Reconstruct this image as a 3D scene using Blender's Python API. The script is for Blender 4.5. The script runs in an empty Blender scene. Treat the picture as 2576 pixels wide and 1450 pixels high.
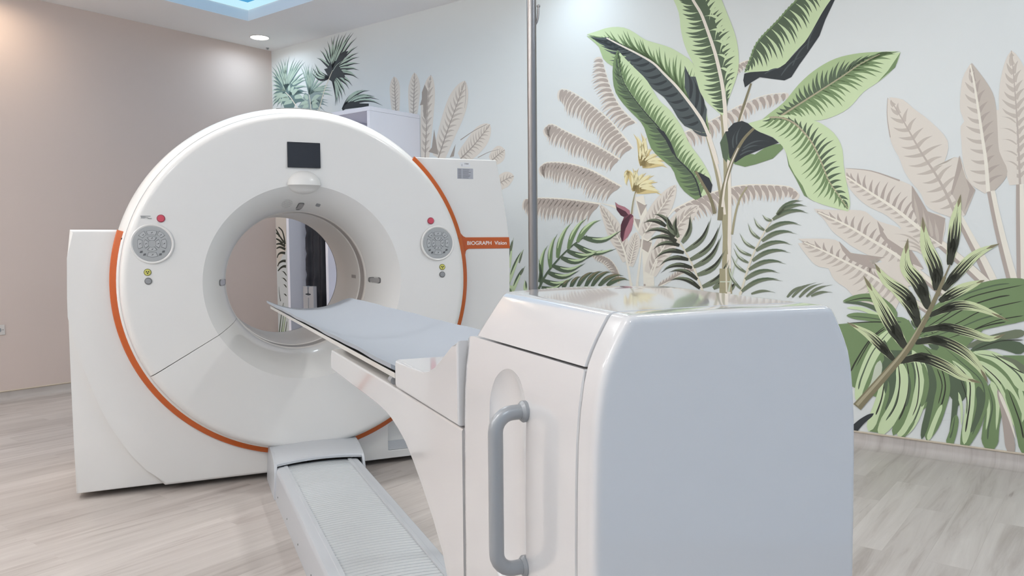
# PET-CT scanner room with a tropical mural.  World: X across the scanner, Y along the scanner axis
# (away from the camera), Z up, metres, the floor at Z = 0.
import bpy, bmesh, math, random
from math import sin, cos, pi, radians, hypot, atan2
from mathutils import Vector, Matrix
from mathutils.geometry import tessellate_polygon

random.seed(7)
scene = bpy.context.scene
COL = scene.collection

# ------------------------------------------------------------------ materials
def lin(c):
    c = c / 255.0
    return c / 12.92 if c <= 0.04045 else ((c + 0.055) / 1.055) ** 2.4

def rgb(r, g, b, k=1.0):
    return (lin(r) * k, lin(g) * k, lin(b) * k, 1.0)

def mat(name, col, rough=0.4, metal=0.0, spec=0.5, coat=0.0, noise=0.0, nscale=40.0, bump=0.0, bscale=200.0):
    m = bpy.data.materials.new(name)
    m.use_nodes = True
    nt = m.node_tree
    b = nt.nodes['Principled BSDF']
    b.inputs['Base Color'].default_value = col
    b.inputs['Roughness'].default_value = rough
    b.inputs['Metallic'].default_value = metal
    b.inputs['Specular IOR Level'].default_value = spec
    b.inputs['Coat Weight'].default_value = coat
    b.inputs['Coat Roughness'].default_value = 0.05
    tc = nt.nodes.new('ShaderNodeTexCoord')
    if noise:
        n = nt.nodes.new('ShaderNodeTexNoise')
        n.inputs['Scale'].default_value = nscale
        n.inputs['Detail'].default_value = 4
        nt.links.new(tc.outputs['Object'], n.inputs['Vector'])
        mx = nt.nodes.new('ShaderNodeMix'); mx.data_type = 'RGBA'
        mx.inputs['A'].default_value = tuple(c * (1 - noise) for c in col[:3]) + (1,)
        mx.inputs['B'].default_value = tuple(min(1, c * (1 + noise)) for c in col[:3]) + (1,)
        nt.links.new(n.outputs['Fac'], mx.inputs['Factor'])
        nt.links.new(mx.outputs['Result'], b.inputs['Base Color'])
    if bump:
        n2 = nt.nodes.new('ShaderNodeTexNoise')
        n2.inputs['Scale'].default_value = bscale
        nt.links.new(tc.outputs['Object'], n2.inputs['Vector'])
        bp = nt.nodes.new('ShaderNodeBump')
        bp.inputs['Strength'].default_value = bump
        bp.inputs['Distance'].default_value = 0.002
        nt.links.new(n2.outputs['Fac'], bp.inputs['Height'])
        nt.links.new(bp.outputs['Normal'], b.inputs['Normal'])
    return m

def emit(name, col, strength):
    m = bpy.data.materials.new(name)
    m.use_nodes = True
    nt = m.node_tree
    b = nt.nodes['Principled BSDF']
    b.inputs['Base Color'].default_value = (0.04, 0.04, 0.04, 1)
    b.inputs['Specular IOR Level'].default_value = 0.1
    b.inputs['Emission Color'].default_value = col
    b.inputs['Emission Strength'].default_value = strength
    return m

def floor_mat():
    m = bpy.data.materials.new('pale_oak_vinyl')
    m.use_nodes = True
    nt = m.node_tree; N = nt.nodes.new; Lk = nt.links.new
    b = nt.nodes['Principled BSDF']
    tc = N('ShaderNodeTexCoord')
    br = N('ShaderNodeTexBrick')
    br.offset = 0.37; br.offset_frequency = 2
    br.inputs['Scale'].default_value = 1.0
    br.inputs['Brick Width'].default_value = 1.05
    br.inputs['Row Height'].default_value = 0.16
    br.inputs['Mortar Size'].default_value = 0.0012
    br.inputs['Mortar Smooth'].default_value = 0.6
    br.inputs['Bias'].default_value = 0.0
    br.inputs['Color1'].default_value = (0, 0, 0, 1)
    br.inputs['Color2'].default_value = (1, 1, 1, 1)
    br.inputs['Mortar'].default_value = (0.2, 0.2, 0.2, 1)
    Lk(tc.outputs['Object'], br.inputs['Vector'])
    # per-plank shift of the grain
    sep = N('ShaderNodeVectorMath'); sep.operation = 'MULTIPLY'
    sep.inputs[1].default_value = (1.3, 16.0, 1.0)
    Lk(tc.outputs['Object'], sep.inputs[0])
    add = N('ShaderNodeVectorMath'); add.operation = 'MULTIPLY_ADD'
    add.inputs[1].default_value = (7.0, 13.0, 3.0)
    Lk(br.outputs['Color'], add.inputs[0]); Lk(sep.outputs[0], add.inputs[2])
    gr = N('ShaderNodeTexNoise'); gr.inputs['Scale'].default_value = 1.0
    gr.inputs['Detail'].default_value = 7; gr.inputs['Roughness'].default_value = 0.62
    gr.inputs['Distortion'].default_value = 0.6
    Lk(add.outputs[0], gr.inputs['Vector'])
    r1 = N('ShaderNodeValToRGB')
    e = r1.color_ramp.elements
    e[0].position = 0.22; e[0].color = rgb(160, 149, 142)
    e[1].position = 0.72; e[1].color = rgb(208, 201, 195)
    mid = e.new(0.45); mid.color = rgb(194, 186, 180)
    Lk(gr.outputs['Fac'], r1.inputs['Fac'])
    r2 = N('ShaderNodeValToRGB')
    f = r2.color_ramp.elements
    f[0].color = (0.8, 0.79, 0.78, 1); f[1].color = (1, 1, 1, 1)
    Lk(br.outputs['Color'], r2.inputs['Fac'])
    mu = N('ShaderNodeMix'); mu.data_type = 'RGBA'; mu.blend_type = 'MULTIPLY'
    mu.inputs['Factor'].default_value = 0.9
    Lk(r1.outputs['Color'], mu.inputs['A']); Lk(r2.outputs['Color'], mu.inputs['B'])
    # thin dark knots and cracks
    kn = N('ShaderNodeTexNoise'); kn.inputs['Scale'].default_value = 1.0
    kn.inputs['Detail'].default_value = 2
    sk = N('ShaderNodeVectorMath'); sk.operation = 'MULTIPLY'
    sk.inputs[1].default_value = (3.0, 26.0, 1.0)
    Lk(tc.outputs['Object'], sk.inputs[0]); Lk(sk.outputs[0], kn.inputs['Vector'])
    kr = N('ShaderNodeValToRGB'); g = kr.color_ramp.elements
    g[0].position = 0.19; g[0].color = (0.55, 0.5, 0.48, 1)
    g[1].position = 0.27; g[1].color = (1, 1, 1, 1)
    Lk(kn.outputs['Fac'], kr.inputs['Fac'])
    m2 = N('ShaderNodeMix'); m2.data_type = 'RGBA'; m2.blend_type = 'MULTIPLY'
    m2.inputs['Factor'].default_value = 0.8
    Lk(mu.outputs['Result'], m2.inputs['A']); Lk(kr.outputs['Color'], m2.inputs['B'])
    Lk(m2.outputs['Result'], b.inputs['Base Color'])
    b.inputs['Roughness'].default_value = 0.42
    b.inputs['Specular IOR Level'].default_value = 0.35
    return m

M = {}
M['white'] = mat('gloss_white_shell', rgb(231, 230, 227), 0.3, coat=0.25)
M['table_white'] = mat('polished_white_shell', rgb(220, 219, 219), 0.14, coat=1.0)
M['inner'] = mat('tunnel_white', rgb(228, 224, 218), 0.3)
M['gap'] = mat('scan_ring_grey', rgb(150, 144, 140), 0.3)
M['edge_grey'] = mat('rim_grey', rgb(120, 120, 120), 0.4)
M['orange'] = mat('orange_trim', rgb(196, 90, 23), 0.25, coat=0.4)
M['screen'] = mat('screen_glass', rgb(33, 33, 38), 0.2, coat=0.2)
M['keypad'] = mat('keypad_grey', rgb(170, 173, 174), 0.5)
M['key'] = mat('key_grey', rgb(180, 183, 184), 0.45)
M['keyrim'] = mat('key_outline', rgb(128, 130, 132), 0.5)
M['keymark'] = mat('key_print', rgb(100, 102, 104), 0.6)
M['red'] = mat('stop_red', rgb(205, 80, 98), 0.35)
M['redring'] = mat('stop_ring', rgb(150, 70, 84), 0.4)
M['yellow'] = mat('lamp_yellow', rgb(212, 208, 110), 0.3)
M['olive'] = mat('lamp_ring', rgb(120, 118, 60), 0.4)
M['dark'] = mat('dark_plastic', rgb(60, 58, 56), 0.5)
M['grey'] = mat('button_grey', rgb(150, 152, 154), 0.35)
M['laser'] = mat('laser_window', rgb(165, 163, 162), 0.15, coat=0.4)
M['print'] = mat('print_grey', rgb(110, 110, 112), 0.6)
M['paper'] = mat('label_paper', rgb(226, 227, 230), 0.5)
M['plate'] = mat('rating_plate', rgb(176, 177, 184), 0.4, metal=0.2)
M['letter'] = mat('letter_white', rgb(240, 236, 230), 0.4)
M['rail_grey'] = mat('painted_silver_grey', rgb(200, 203, 207), 0.42, metal=0.15, bump=0.05, bscale=900)
M['slat'] = mat('anodised_slat', rgb(226, 229, 230), 0.28, metal=0.4)
M['handle'] = mat('handle_grey', rgb(162, 165, 168), 0.33, metal=0.2)
M['carbon'] = mat('pallet_ivory', rgb(222, 219, 212), 0.25, coat=0.4)
M['pad'] = mat('pad_vinyl', rgb(164, 170, 178), 0.5, bump=0.12, bscale=120)
M['steel'] = mat('brushed_steel', rgb(150, 146, 144), 0.28, metal=1.0)
M['cab'] = mat('cabinet_laminate', rgb(247, 246, 254), 0.4)
M['curtain'] = mat('navy_vinyl', rgb(24, 25, 36), 0.55)
M['alu'] = mat('alu_plate', rgb(192, 193, 196), 0.35, metal=0.4)
M['socket'] = mat('socket_plastic', rgb(214, 209, 204), 0.35)
M['beige'] = mat('beige_wallpaper', rgb(214, 198, 189), 0.7, noise=0.02, nscale=260, bump=0.25, bscale=500)
M['paint'] = mat('ceiling_paint', rgb(248, 246, 245), 0.8)
M['walls'] = mat('plain_paint', rgb(244, 244, 245), 0.8)
M['rear_bounce'] = mat('blue_bounce_tint', rgb(206, 222, 240), 0.8)  # blue invented to cool the light bounced onto the table end
M['bead'] = mat('cap_bead', rgb(206, 192, 172), 0.45)
M['floor'] = floor_mat()
M['lamp'] = emit('lamp_diffuser', (1, 0.98, 0.96, 1), 14.0)
M['warm_lamp'] = emit('warm_lamp_diffuser', (1, 0.82, 0.62, 1), 12.0)
M['globe'] = emit('fill_globe_glow', (1.0, 0.988, 0.975, 1), 64.0)  # glow of the added fill globes
M['cool_fill_globe'] = emit('cool_fill_globe_glow', (0.80, 0.91, 1.0, 1), 25.0)  # cooler glow for the added globe near the rear wall
M['panel_edge'] = emit('cyan_light_band', (0.56, 0.86, 0.98, 1), 0.95)
M['panel_blue'] = emit('blue_light_panel', (0.05, 0.34, 0.66, 1), 0.9)

# ------------------------------------------------------------------ object helpers
def finish(name, bm, m, parent=None, angle=35, local=False, recalc=True):
    """One mesh object out of a bmesh; BM in world space unless LOCAL."""
    if recalc:
        bmesh.ops.recalc_face_normals(bm, faces=bm.faces)
    me = bpy.data.meshes.new(name)
    bm.to_mesh(me); bm.free()
    for mm in (m if isinstance(m, (list, tuple)) else [m]):
        me.materials.append(mm)
    me.shade_smooth()
    me.set_sharp_from_angle(angle=radians(angle))
    o = bpy.data.objects.new(name, me)
    COL.objects.link(o)
    wn = o.modifiers.new('weighted_normal', 'WEIGHTED_NORMAL'); wn.keep_sharp = True
    if parent is not None:
        o.parent = parent
        if not local:
            top, off = parent, Vector((0, 0, 0))
            while top is not None:
                off += top.location; top = top.parent
            me.transform(Matrix.Translation(-off))
    return o

def thing(name, label, cat, loc=(0, 0, 0), rz=0.0, group=None):
    o = bpy.data.objects.new(name, None)
    o.empty_display_size = 0.1
    o.location = loc; o.rotation_euler = (0, 0, rz)
    COL.objects.link(o)
    o['label'] = label; o['category'] = cat
    if group: o['group'] = group
    return o

def box(bm, lo, hi, bev=0.0, seg=2):
    g = bmesh.ops.create_cube(bm, size=1.0)
    vs = g['verts']
    for v in vs:
        v.co = Vector([(lo[i] + hi[i]) / 2 + v.co[i] * (hi[i] - lo[i]) for i in range(3)])
    if bev:
        es = list({e for v in vs for e in v.link_edges})
        bmesh.ops.bevel(bm, geom=es, offset=bev, segments=seg, profile=0.5, affect='EDGES')

def prism(bm, pts, axis, d0, d1, bev=0.0, seg=2, ends=(True, True), ang=30):
    """Extrude the 2D polygon PTS along AXIS ('x': pts are (y,z), 'y': (x,z), 'z': (x,y)) from d0 to d1.
    BEV rounds the edges of the end faces named by ENDS."""
    f = {'x': lambda p, d: (d, p[0], p[1]), 'y': lambda p, d: (p[0], d, p[1]), 'z': lambda p, d: (p[0], p[1], d)}[axis]
    a = [bm.verts.new(f(p, d0)) for p in pts]
    b = [bm.verts.new(f(p, d1)) for p in pts]
    n = len(pts)
    fa = bm.faces.new(a); fb = bm.faces.new(b)
    for i in range(n):
        bm.faces.new((a[i], a[(i + 1) % n], b[(i + 1) % n], b[i]))
    if bev:
        es = set()
        if ends[0]: es |= set(fa.edges)
        if ends[1]: es |= set(fb.edges)
        bmesh.ops.bevel(bm, geom=list(es), offset=bev, segments=seg, profile=0.5, affect='EDGES', clamp_overlap=True)

def lathe(bm, prof, cx, cz, a0=0.0, a1=2 * pi, n=96, closed=True):
    """Turn the profile [(radius, y)] about the Y axis through (cx, cz)."""
    full = abs(a1 - a0 - 2 * pi) < 1e-6
    rows = []
    cnt = n if full else n + 1
    for k in range(cnt):
        a = a0 + (a1 - a0) * k / n
        rows.append([bm.verts.new((cx + r * cos(a), y, cz + r * sin(a))) for r, y in prof])
    for k in range(n):
        A = rows[k]; B = rows[(k + 1) % cnt]
        m = len(prof)
        for i in range(m if closed else m - 1):
            bm.faces.new((A[i], A[(i + 1) % m], B[(i + 1) % m], B[i]))
    if closed and not full:
        bm.faces.new(rows[0]); bm.faces.new(rows[-1])
    return rows

def tube(bm, pts, r, n=16, cap=True):
    """Round tube along a polyline."""
    pts = [Vector(p) for p in pts]
    rings = []
    up = None
    for i, p in enumerate(pts):
        d = (pts[min(i + 1, len(pts) - 1)] - pts[max(i - 1, 0)]).normalized()
        if up is None:
            up = Vector((0, 0, 1)) if abs(d.z) < 0.9 else Vector((0, 1, 0))
        s = d.cross(up).normalized(); up = s.cross(d).normalized()
        rings.append([bm.verts.new(p + (s * cos(2 * pi * k / n) + up * sin(2 * pi * k / n)) * r) for k in range(n)])
    for i in range(len(rings) - 1):
        for k in range(n):
            bm.faces.new((rings[i][k], rings[i][(k + 1) % n], rings[i + 1][(k + 1) % n], rings[i + 1][k]))
    if cap:
        bm.faces.new(rings[0]); bm.faces.new(rings[-1])

def disc(bm, c, nrm, r, h, n=32, bev=0.0):
    """Short round button standing on C, axis NRM, radius R, height H."""
    nrm = Vector(nrm).normalized()
    u = nrm.orthogonal().normalized(); v = nrm.cross(u)
    c = Vector(c)
    prof = [(r, 0), (r, h - bev), (r - bev, h)] if bev else [(r, 0), (r, h)]
    rings = [[bm.verts.new(c + nrm * z + (u * cos(2 * pi * k / n) + v * sin(2 * pi * k / n)) * q) for k in range(n)] for q, z in prof]
    for i in range(len(rings) - 1):
        for k in range(n):
            bm.faces.new((rings[i][k], rings[i][(k + 1) % n], rings[i + 1][(k + 1) % n], rings[i + 1][k]))
    bm.faces.new(rings[-1]); bm.faces.new(rings[0])

def cut(o, bm, bev=0.0):
    """Cut the closed bmesh BM (same space as o's mesh) out of object O."""
    bmesh.ops.recalc_face_normals(bm, faces=bm.faces)
    me = bpy.data.meshes.new('cut'); bm.to_mesh(me); bm.free()
    c = bpy.data.objects.new('cut', me); COL.objects.link(c)
    c.matrix_world = Matrix.Translation(o.parent.location) if o.parent else Matrix()
    bpy.context.view_layer.update()
    for md in list(o.modifiers): o.modifiers.remove(md)
    md = o.modifiers.new('b', 'BOOLEAN'); md.operation = 'DIFFERENCE'; md.object = c; md.solver = 'EXACT'
    dg = bpy.context.evaluated_depsgraph_get(); dg.update()
    new = bpy.data.meshes.new_from_object(o.evaluated_get(dg))
    o.modifiers.clear()
    old = o.data; o.data = new
    bpy.data.objects.remove(c); bpy.data.meshes.remove(me)
    if bev:
        md = o.modifiers.new('v', 'BEVEL'); md.width = bev; md.segments = 3; md.limit_method = 'ANGLE'; md.angle_limit = radians(50)
        dg = bpy.context.evaluated_depsgraph_get(); dg.update()
        new = bpy.data.meshes.new_from_object(o.evaluated_get(dg))
        o.modifiers.clear(); o.data = new
    new.shade_smooth(); new.set_sharp_from_angle(angle=radians(28))
    wn = o.modifiers.new('weighted_normal', 'WEIGHTED_NORMAL'); wn.keep_sharp = True

def lettering(name, txt, size, m, parent, origin, xdir, ydir, depth=0.0008, bold=0.0, align='LEFT', sx=1.0, fit=0.0):
    """Raised text as a mesh part: ORIGIN, XDIR (reading direction), YDIR (up), world space."""
    cu = bpy.data.curves.new(name, 'FONT')
    cu.body = txt; cu.size = size; cu.extrude = depth; cu.offset = bold; cu.align_x = align
    tmp = bpy.data.objects.new('t', cu); COL.objects.link(tmp)
    bpy.context.view_layer.update()
    dg = bpy.context.evaluated_depsgraph_get()
    me = bpy.data.meshes.new_from_object(tmp.evaluated_get(dg))
    bpy.data.objects.remove(tmp)
    x = Vector(xdir); y = Vector(ydir); z = x.cross(y)
    if fit:
        xs_ = [v.co.x for v in me.vertices]; sx = fit / (max(xs_) - min(xs_))
    mt = Matrix((x * sx, y, z)).transposed().to_4x4(); mt.translation = Vector(origin)
    me.transform(mt)
    off = Vector((0, 0, 0)); top = parent
    while top is not None:
        off += top.location; top = top.parent
    me.transform(Matrix.Translation(-off))
    me.materials.clear(); me.materials.append(m)
    o = bpy.data.objects.new(name, me); COL.objects.link(o); o.parent = parent
    return o

# ------------------------------------------------------------------ camera
def camera():
    F, pitch, roll, yaw = 1953.04, radians(3.277), radians(0.4793), radians(23.668)
    r = Vector((1, 0, 0)); f = Vector((0, cos(pitch), -sin(pitch))); u = r.cross(f)
    r2 = r * cos(roll) - u * sin(roll); u2 = r * sin(roll) + u * cos(roll)
    R = Matrix.Rotation(-yaw, 3, 'Z')
    r2, f, u2 = R @ r2, R @ f, R @ u2
    cd = bpy.data.cameras.new('camera'); co = bpy.data.objects.new('camera', cd); COL.objects.link(co)
    mw = Matrix((r2, u2, -f)).transposed().to_4x4(); mw.translation = (0, 0, 1.28)
    co.matrix_world = mw
    cd.sensor_width = 36.0; cd.lens = F / 2576 * 36.0; cd.clip_start = 0.02
    scene.camera = co
camera()

# ------------------------------------------------------------------ the room (local x: along the beige wall, local y: along the mural wall)
K = Vector((1.06, 8.855, 0.0))
RZ = atan2(-0.4723, -0.8814)
RM = Matrix.Translation(K) @ Matrix.Rotation(RZ, 4, 'Z')
TX, SY, ZC = 7.2, 9.2, 3.382
def RP(t, s, z=0.0): return RM @ Vector((t, s, z))

def struct(name, bm, m, parent=None, angle=35):
    o = finish(name, bm, m, parent, angle, local=True)
    if parent is None:
        o.location = K; o.rotation_euler = (0, 0, RZ)
        o['kind'] = 'structure'
    return o

T = 0.12
bm = bmesh.new(); box(bm, (-T, -T, -0.12), (TX + T, SY + T, 0.0)); struct('floor', bm, M['floor'])
bm = bmesh.new(); box(bm, (-T, -T, 0), (TX + T, 0, ZC + 0.2)); struct('wall_left', bm, M['beige'])
bm = bmesh.new(); box(bm, (-T, 0, 0), (0, SY, ZC + 0.2))
MK = {}
MUR = {}
for i_, (n_, c_) in enumerate((('bg',(231, 234, 232)),('b0',(246, 239, 224)),('b1',(233, 224, 212)),('b2',(205, 194, 182)),('b3',(175, 164, 154)),('t1',(188, 175, 165)),('t2',(199, 187, 176)),('cream',(244, 234, 219)),('cream2',(233, 225, 204)),('g1',(213, 230, 184)),('g2',(181, 202, 152)),('g3',(128, 151, 107)),('g4',(98, 113, 90)),('g5',(123, 131, 108)),('g6',(209, 216, 195)),('o1',(175, 167, 136)),('o2',(141, 133, 106)),('o3',(183, 174, 145)),('d1',(62, 66, 68)),('d2',(66, 68, 58)),('d3',(88, 96, 96)),('p1',(112, 135, 133)),('p2',(144, 167, 161)),('p3',(188, 207, 190)),('p4',(148, 165, 163)),('y1',(246, 235, 189)),('y2',(224, 203, 147)),('m1',(92, 58, 68)),('m2',(182, 128, 137)),('m3',(126, 78, 90)),('v1',(214, 224, 178)))):
    MK[n_] = i_; MUR[n_] = mat('mural_' + n_, rgb(*c_), 0.6, spec=0.3)
wall_right = struct('wall_right', bm, MUR['bg'])
bm = bmesh.new(); box(bm, (TX, 0, 0), (TX + T, SY, ZC + 0.2)); struct('wall_near', bm, M['walls'])
bm = bmesh.new(); box(bm, (-T, SY, 0), (TX + T, SY + T, ZC + 0.2)); struct('wall_rear', bm, M['rear_bounce'])
# ceiling with the rectangular opening of the light recess
R0, R1, Q0, Q1 = 0.808, 3.1, 0.808, 3.4     # recess: local x range, local y range
bm = bmesh.new()
for lo, hi in (((-T, -T), (R0, SY + T)), ((R1, -T), (TX + T, SY + T)), ((R0, -T), (R1, Q0)), ((R0, Q1), (R1, SY + T))):
    box(bm, lo + (ZC,), hi + (ZC + 0.2,))
box(bm, (R0 - 0.02, Q0 - 0.02, ZC + 0.201), (R1 + 0.02, Q1 + 0.02, ZC + 0.23))
struct('ceiling', bm, M['paint'])
# cove base: the floor vinyl rolled up the wall, capped by a beige bead
def cove(name, along, length):
    bm = bmesh.new()
    pr = [(0.0, 0.0), (0.085, 0.0), (0.06, 0.0015), (0.036, 0.008), (0.017, 0.022), (0.006, 0.042), (0.003, 0.08), (0.0, 0.08)]
    pr = [(0.0005 + a, b + 0.0005) for a, b in pr]
    if along == 'y': prism(bm, pr, 'y', 0.0, length)
    else: prism(bm, pr, 'x', 0.0, length)
    return struct(name, bm, M['floor'])
cove('baseboard_right', 'y', SY); cove('baseboard_left', 'x', TX)
def bead(name, along, length):
    bm = bmesh.new()
    pr = [(0.0005, 0.078), (0.006, 0.078), (0.009, 0.081), (0.009, 0.086), (0.006, 0.089), (0.0005, 0.089)]
    prism(bm, pr, along, 0.0, length)
    return struct(name, bm, M['bead'])
bead('trim_1', 'y', SY); bead('trim_2', 'x', TX)


# the mural print: flat ink shapes lying on the wall, drawn in wall metres (along the wall, height)
mfaces, mverts, mcol = [], [], []
mlayer = [0]
def M3(p): return (0.0006 + 0.00001 * mlayer[0], p[0], p[1])
def poly(c, pts):
    mlayer[0] += 1
    fill(c, pts)
def fill(c, pts):
    b = len(mverts)
    v3 = [Vector((p[0], p[1], 0)) for p in pts]
    mverts.extend(M3(p) for p in pts)
    for t in tessellate_polygon([v3]):
        mfaces.append(tuple(b + i for i in t)); mcol.append(MK[c])
def along(pts):
    d = [0.0]
    for a, b in zip(pts, pts[1:]): d.append(d[-1] + hypot(b[0] - a[0], b[1] - a[1]))
    def at(u):
        u = min(max(u, 0.0), 1.0) * d[-1]
        for i in range(len(pts) - 1):
            if u <= d[i + 1] or i == len(pts) - 2:
                t = (u - d[i]) / max(d[i + 1] - d[i], 1e-9)
                return (pts[i][0] + (pts[i + 1][0] - pts[i][0]) * t, pts[i][1] + (pts[i + 1][1] - pts[i][1]) * t)
    return at
def smooth_line(pts, n=4):
    if len(pts) < 3: return list(pts)
    out = []
    for i in range(len(pts) - 1):
        p0, p1, p2, p3 = pts[max(i - 1, 0)], pts[i], pts[i + 1], pts[min(i + 2, len(pts) - 1)]
        for k in range(n):
            t = k / n
            out.append(tuple(0.5 * (2 * p1[j] + (p2[j] - p0[j]) * t + (2 * p0[j] - 5 * p1[j] + 4 * p2[j] - p3[j]) * t * t + (3 * p1[j] - p0[j] - 3 * p2[j] + p3[j]) * t ** 3) for j in (0, 1)))
    out.append(tuple(pts[-1]))
    return out
def strip(c, line, widths):
    L_, R_ = [], []
    n = len(line)
    for i, p in enumerate(line):
        a, b = line[max(i - 1, 0)], line[min(i + 1, n - 1)]
        dx, dy = b[0] - a[0], b[1] - a[1]; l = hypot(dx, dy) or 1e-9
        w = widths[i] / 2
        L_.append((p[0] - dy / l * w, p[1] + dx / l * w)); R_.append((p[0] + dy / l * w, p[1] - dx / l * w))
    b = len(mverts)
    mverts.extend(M3(p) for p in L_ + R_)
    for i in range(n - 1):
        mfaces.append((b + i, b + i + 1, b + n + i + 1, b + n + i)); mcol.append(MK[c])
def ribbon(c, pts, w0, w1):
    mlayer[0] += 1
    line = smooth_line(pts)
    strip(c, line, [w0 + (w1 - w0) * i / (len(line) - 1) for i in range(len(line))])
def bow(p0, p1, bend, n=9):
    dx, dy = p1[0] - p0[0], p1[1] - p0[1]
    return [(p0[0] + dx * k / n - dy * bend * sin(pi * k / n), p0[1] + dy * k / n + dx * bend * sin(pi * k / n)) for k in range(n + 1)]
def blade(c, p0, p1, w, bend=0.1, c2=None):
    line = bow(p0, p1, bend)
    n = len(line) - 1
    strip(c, line, [w * (0.25 + 0.75 * sin(pi * min(1, (k / n) * 1.15 + 0.12)) ** 0.8) * (1 - (k / n) ** 5) for k in range(n + 1)])
    return line
def blades(c, flat, w, bend, c2):
    mlayer[0] += 1
    prs = list(zip(flat[::2], flat[1::2]))
    for a, b in prs: blade(c, a, b, w, bend if b[0] >= a[0] else -bend)
    if c2:
        mlayer[0] += 1
        for a, b in prs:
            bb = bend if b[0] >= a[0] else -bend
            line = bow(a, b, bb)
            dx, dy = b[0] - a[0], b[1] - a[1]; l = hypot(dx, dy)
            o = w * 0.2 * (1 if b[0] >= a[0] else -1)
            seg = [(p[0] - dy / l * o, p[1] + dx / l * o) for p in line[2:-1]]
            m = len(seg) - 1
            strip(c2, seg, [w * 0.42 * sin(pi * (0.08 + 0.9 * k / m)) for k in range(m + 1)])
def between(c, m, a, n=26):
    mlayer[0] += 1
    P, Q = along(m), along(a)
    b = len(mverts)
    for k in range(n + 1): mverts.extend((M3(P(k / n)), M3(Q(k / n))))
    for k in range(n):
        i = b + 2 * k
        mfaces.append((i, i + 1, i + 3, i + 2)); mcol.append(MK[c])
def strap(c, pts, w0, w1):
    mlayer[0] += 1
    line = smooth_line(pts, 6); n = len(line) - 1
    strip(c, line, [(w0 + (w1 - w0) * i / n) * min(1.0, (i / n / 0.22) ** 0.7 + 0.06, ((1 - i / n) / 0.16) ** 0.6 + 0.03) for i in range(n + 1)])
def veins(c, mid, out, n, shift, fill_, reach):
    A, B = along(mid), along(out)
    mlayer[0] += 1
    for k in range(n):
        u = (k + 0.7) / (n + 0.6)
        a, b0 = A(u), B(u - shift * (1 - 0.3 * u))
        rch = reach * (0.78 + 0.22 * sin(k * 2.4) ** 2)
        b = (a[0] + (b0[0] - a[0]) * rch, a[1] + (b0[1] - a[1]) * rch)
        a2 = A(u + 1.0 / n)
        w = hypot(a2[0] - a[0], a2[1] - a[1]) * fill_
        line = bow(a, b, 0.10 if k % 2 else 0.06, 6)
        strip(c, line, [w * (1 - (j / 6) ** 1.6) + 0.0004 for j in range(7)])
def leaf(mid, A, B, ca, cb, sa, sb, rc, n, shift, fill_, rw, reach):
    m, a, b = smooth_line(mid, 3), smooth_line(A, 3), smooth_line(B, 3)
    between(ca, m, a); between(cb, m, b)
    veins(sa, m, a, n, shift, fill_, reach); veins(sb, m, b, n, shift, fill_, reach)
    mlayer[0] += 1
    strip(rc, m, [rw * (0.35 + 0.65 * i / (len(m) - 1)) for i in range(len(m))])
def sleaf(mid, hw, ca, cb, sa, sb, rc, n, shift, fill_, rw, reach):
    m = smooth_line(mid, 4)
    k = len(m) - 1
    A, B = [], []
    for i, p in enumerate(m):
        q0, q1 = m[max(i - 1, 0)], m[min(i + 1, k)]
        dx, dy = q1[0] - q0[0], q1[1] - q0[1]; l = hypot(dx, dy) or 1e-9
        w = hw * (sin(pi / 2 * min(1.0, (i / k) / 0.45)) ** 0.85 + 0.01) * (1 - 0.4 * max(0.0, (i / k - 0.45) / 0.55) ** 2)
        A.append((p[0] - dy / l * w, p[1] + dx / l * w)); B.append((p[0] + dy / l * w, p[1] - dx / l * w))
    between(ca, m, A); between(cb, m, B)
    veins(sa, m, A, n, shift, fill_, reach); veins(sb, m, B, n, shift, fill_, reach)
    mlayer[0] += 1
    strip(rc, m, [rw * (0.3 + 0.7 * i / k) for i in range(k + 1)])
def frond(rb, l0, l1, n, side, ang, c, c2, w, rc, rw, bend):
    m = smooth_line(rb, 4); A = along(m)
    for pas, col in ((0, c2), (1, c)):
        mlayer[0] += 1
        for k in range(n):
            u = (k + 0.5 + 0.45 * (pas == 0)) / n
            p, q = A(u - 0.01), A(u + 0.01)
            t = atan2(q[1] - p[1], q[0] - p[0]) + side * radians(ang)
            ln = (l0 + (l1 - l0) * u) * (0.55 + 0.45 * min(1, 6 * (1 - u), 8 * u + 0.3)) * (0.92 + 0.08 * sin(k * 5.1)) * (1.08 if pas == 0 else 1.0)
            a = A(u)
            tr_ = atan2(q[1] - p[1], q[0] - p[0]) + side * pi / 2
            a = (a[0] + cos(tr_) * rw * 0.45, a[1] + sin(tr_) * rw * 0.45)
            line = bow(a, (a[0] + ln * cos(t), a[1] + ln * sin(t)), -side * bend, 6)
            strip(col, line, [w * (0.45 if j == 0 else 1.0 - (j / 6) ** 2.2) * (1.0 if pas else 0.9) + 0.0003 for j in range(7)])
    mlayer[0] += 1
    strip(rc, m, [rw * (1 - 0.6 * i / (len(m) - 1)) for i in range(len(m))])
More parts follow.
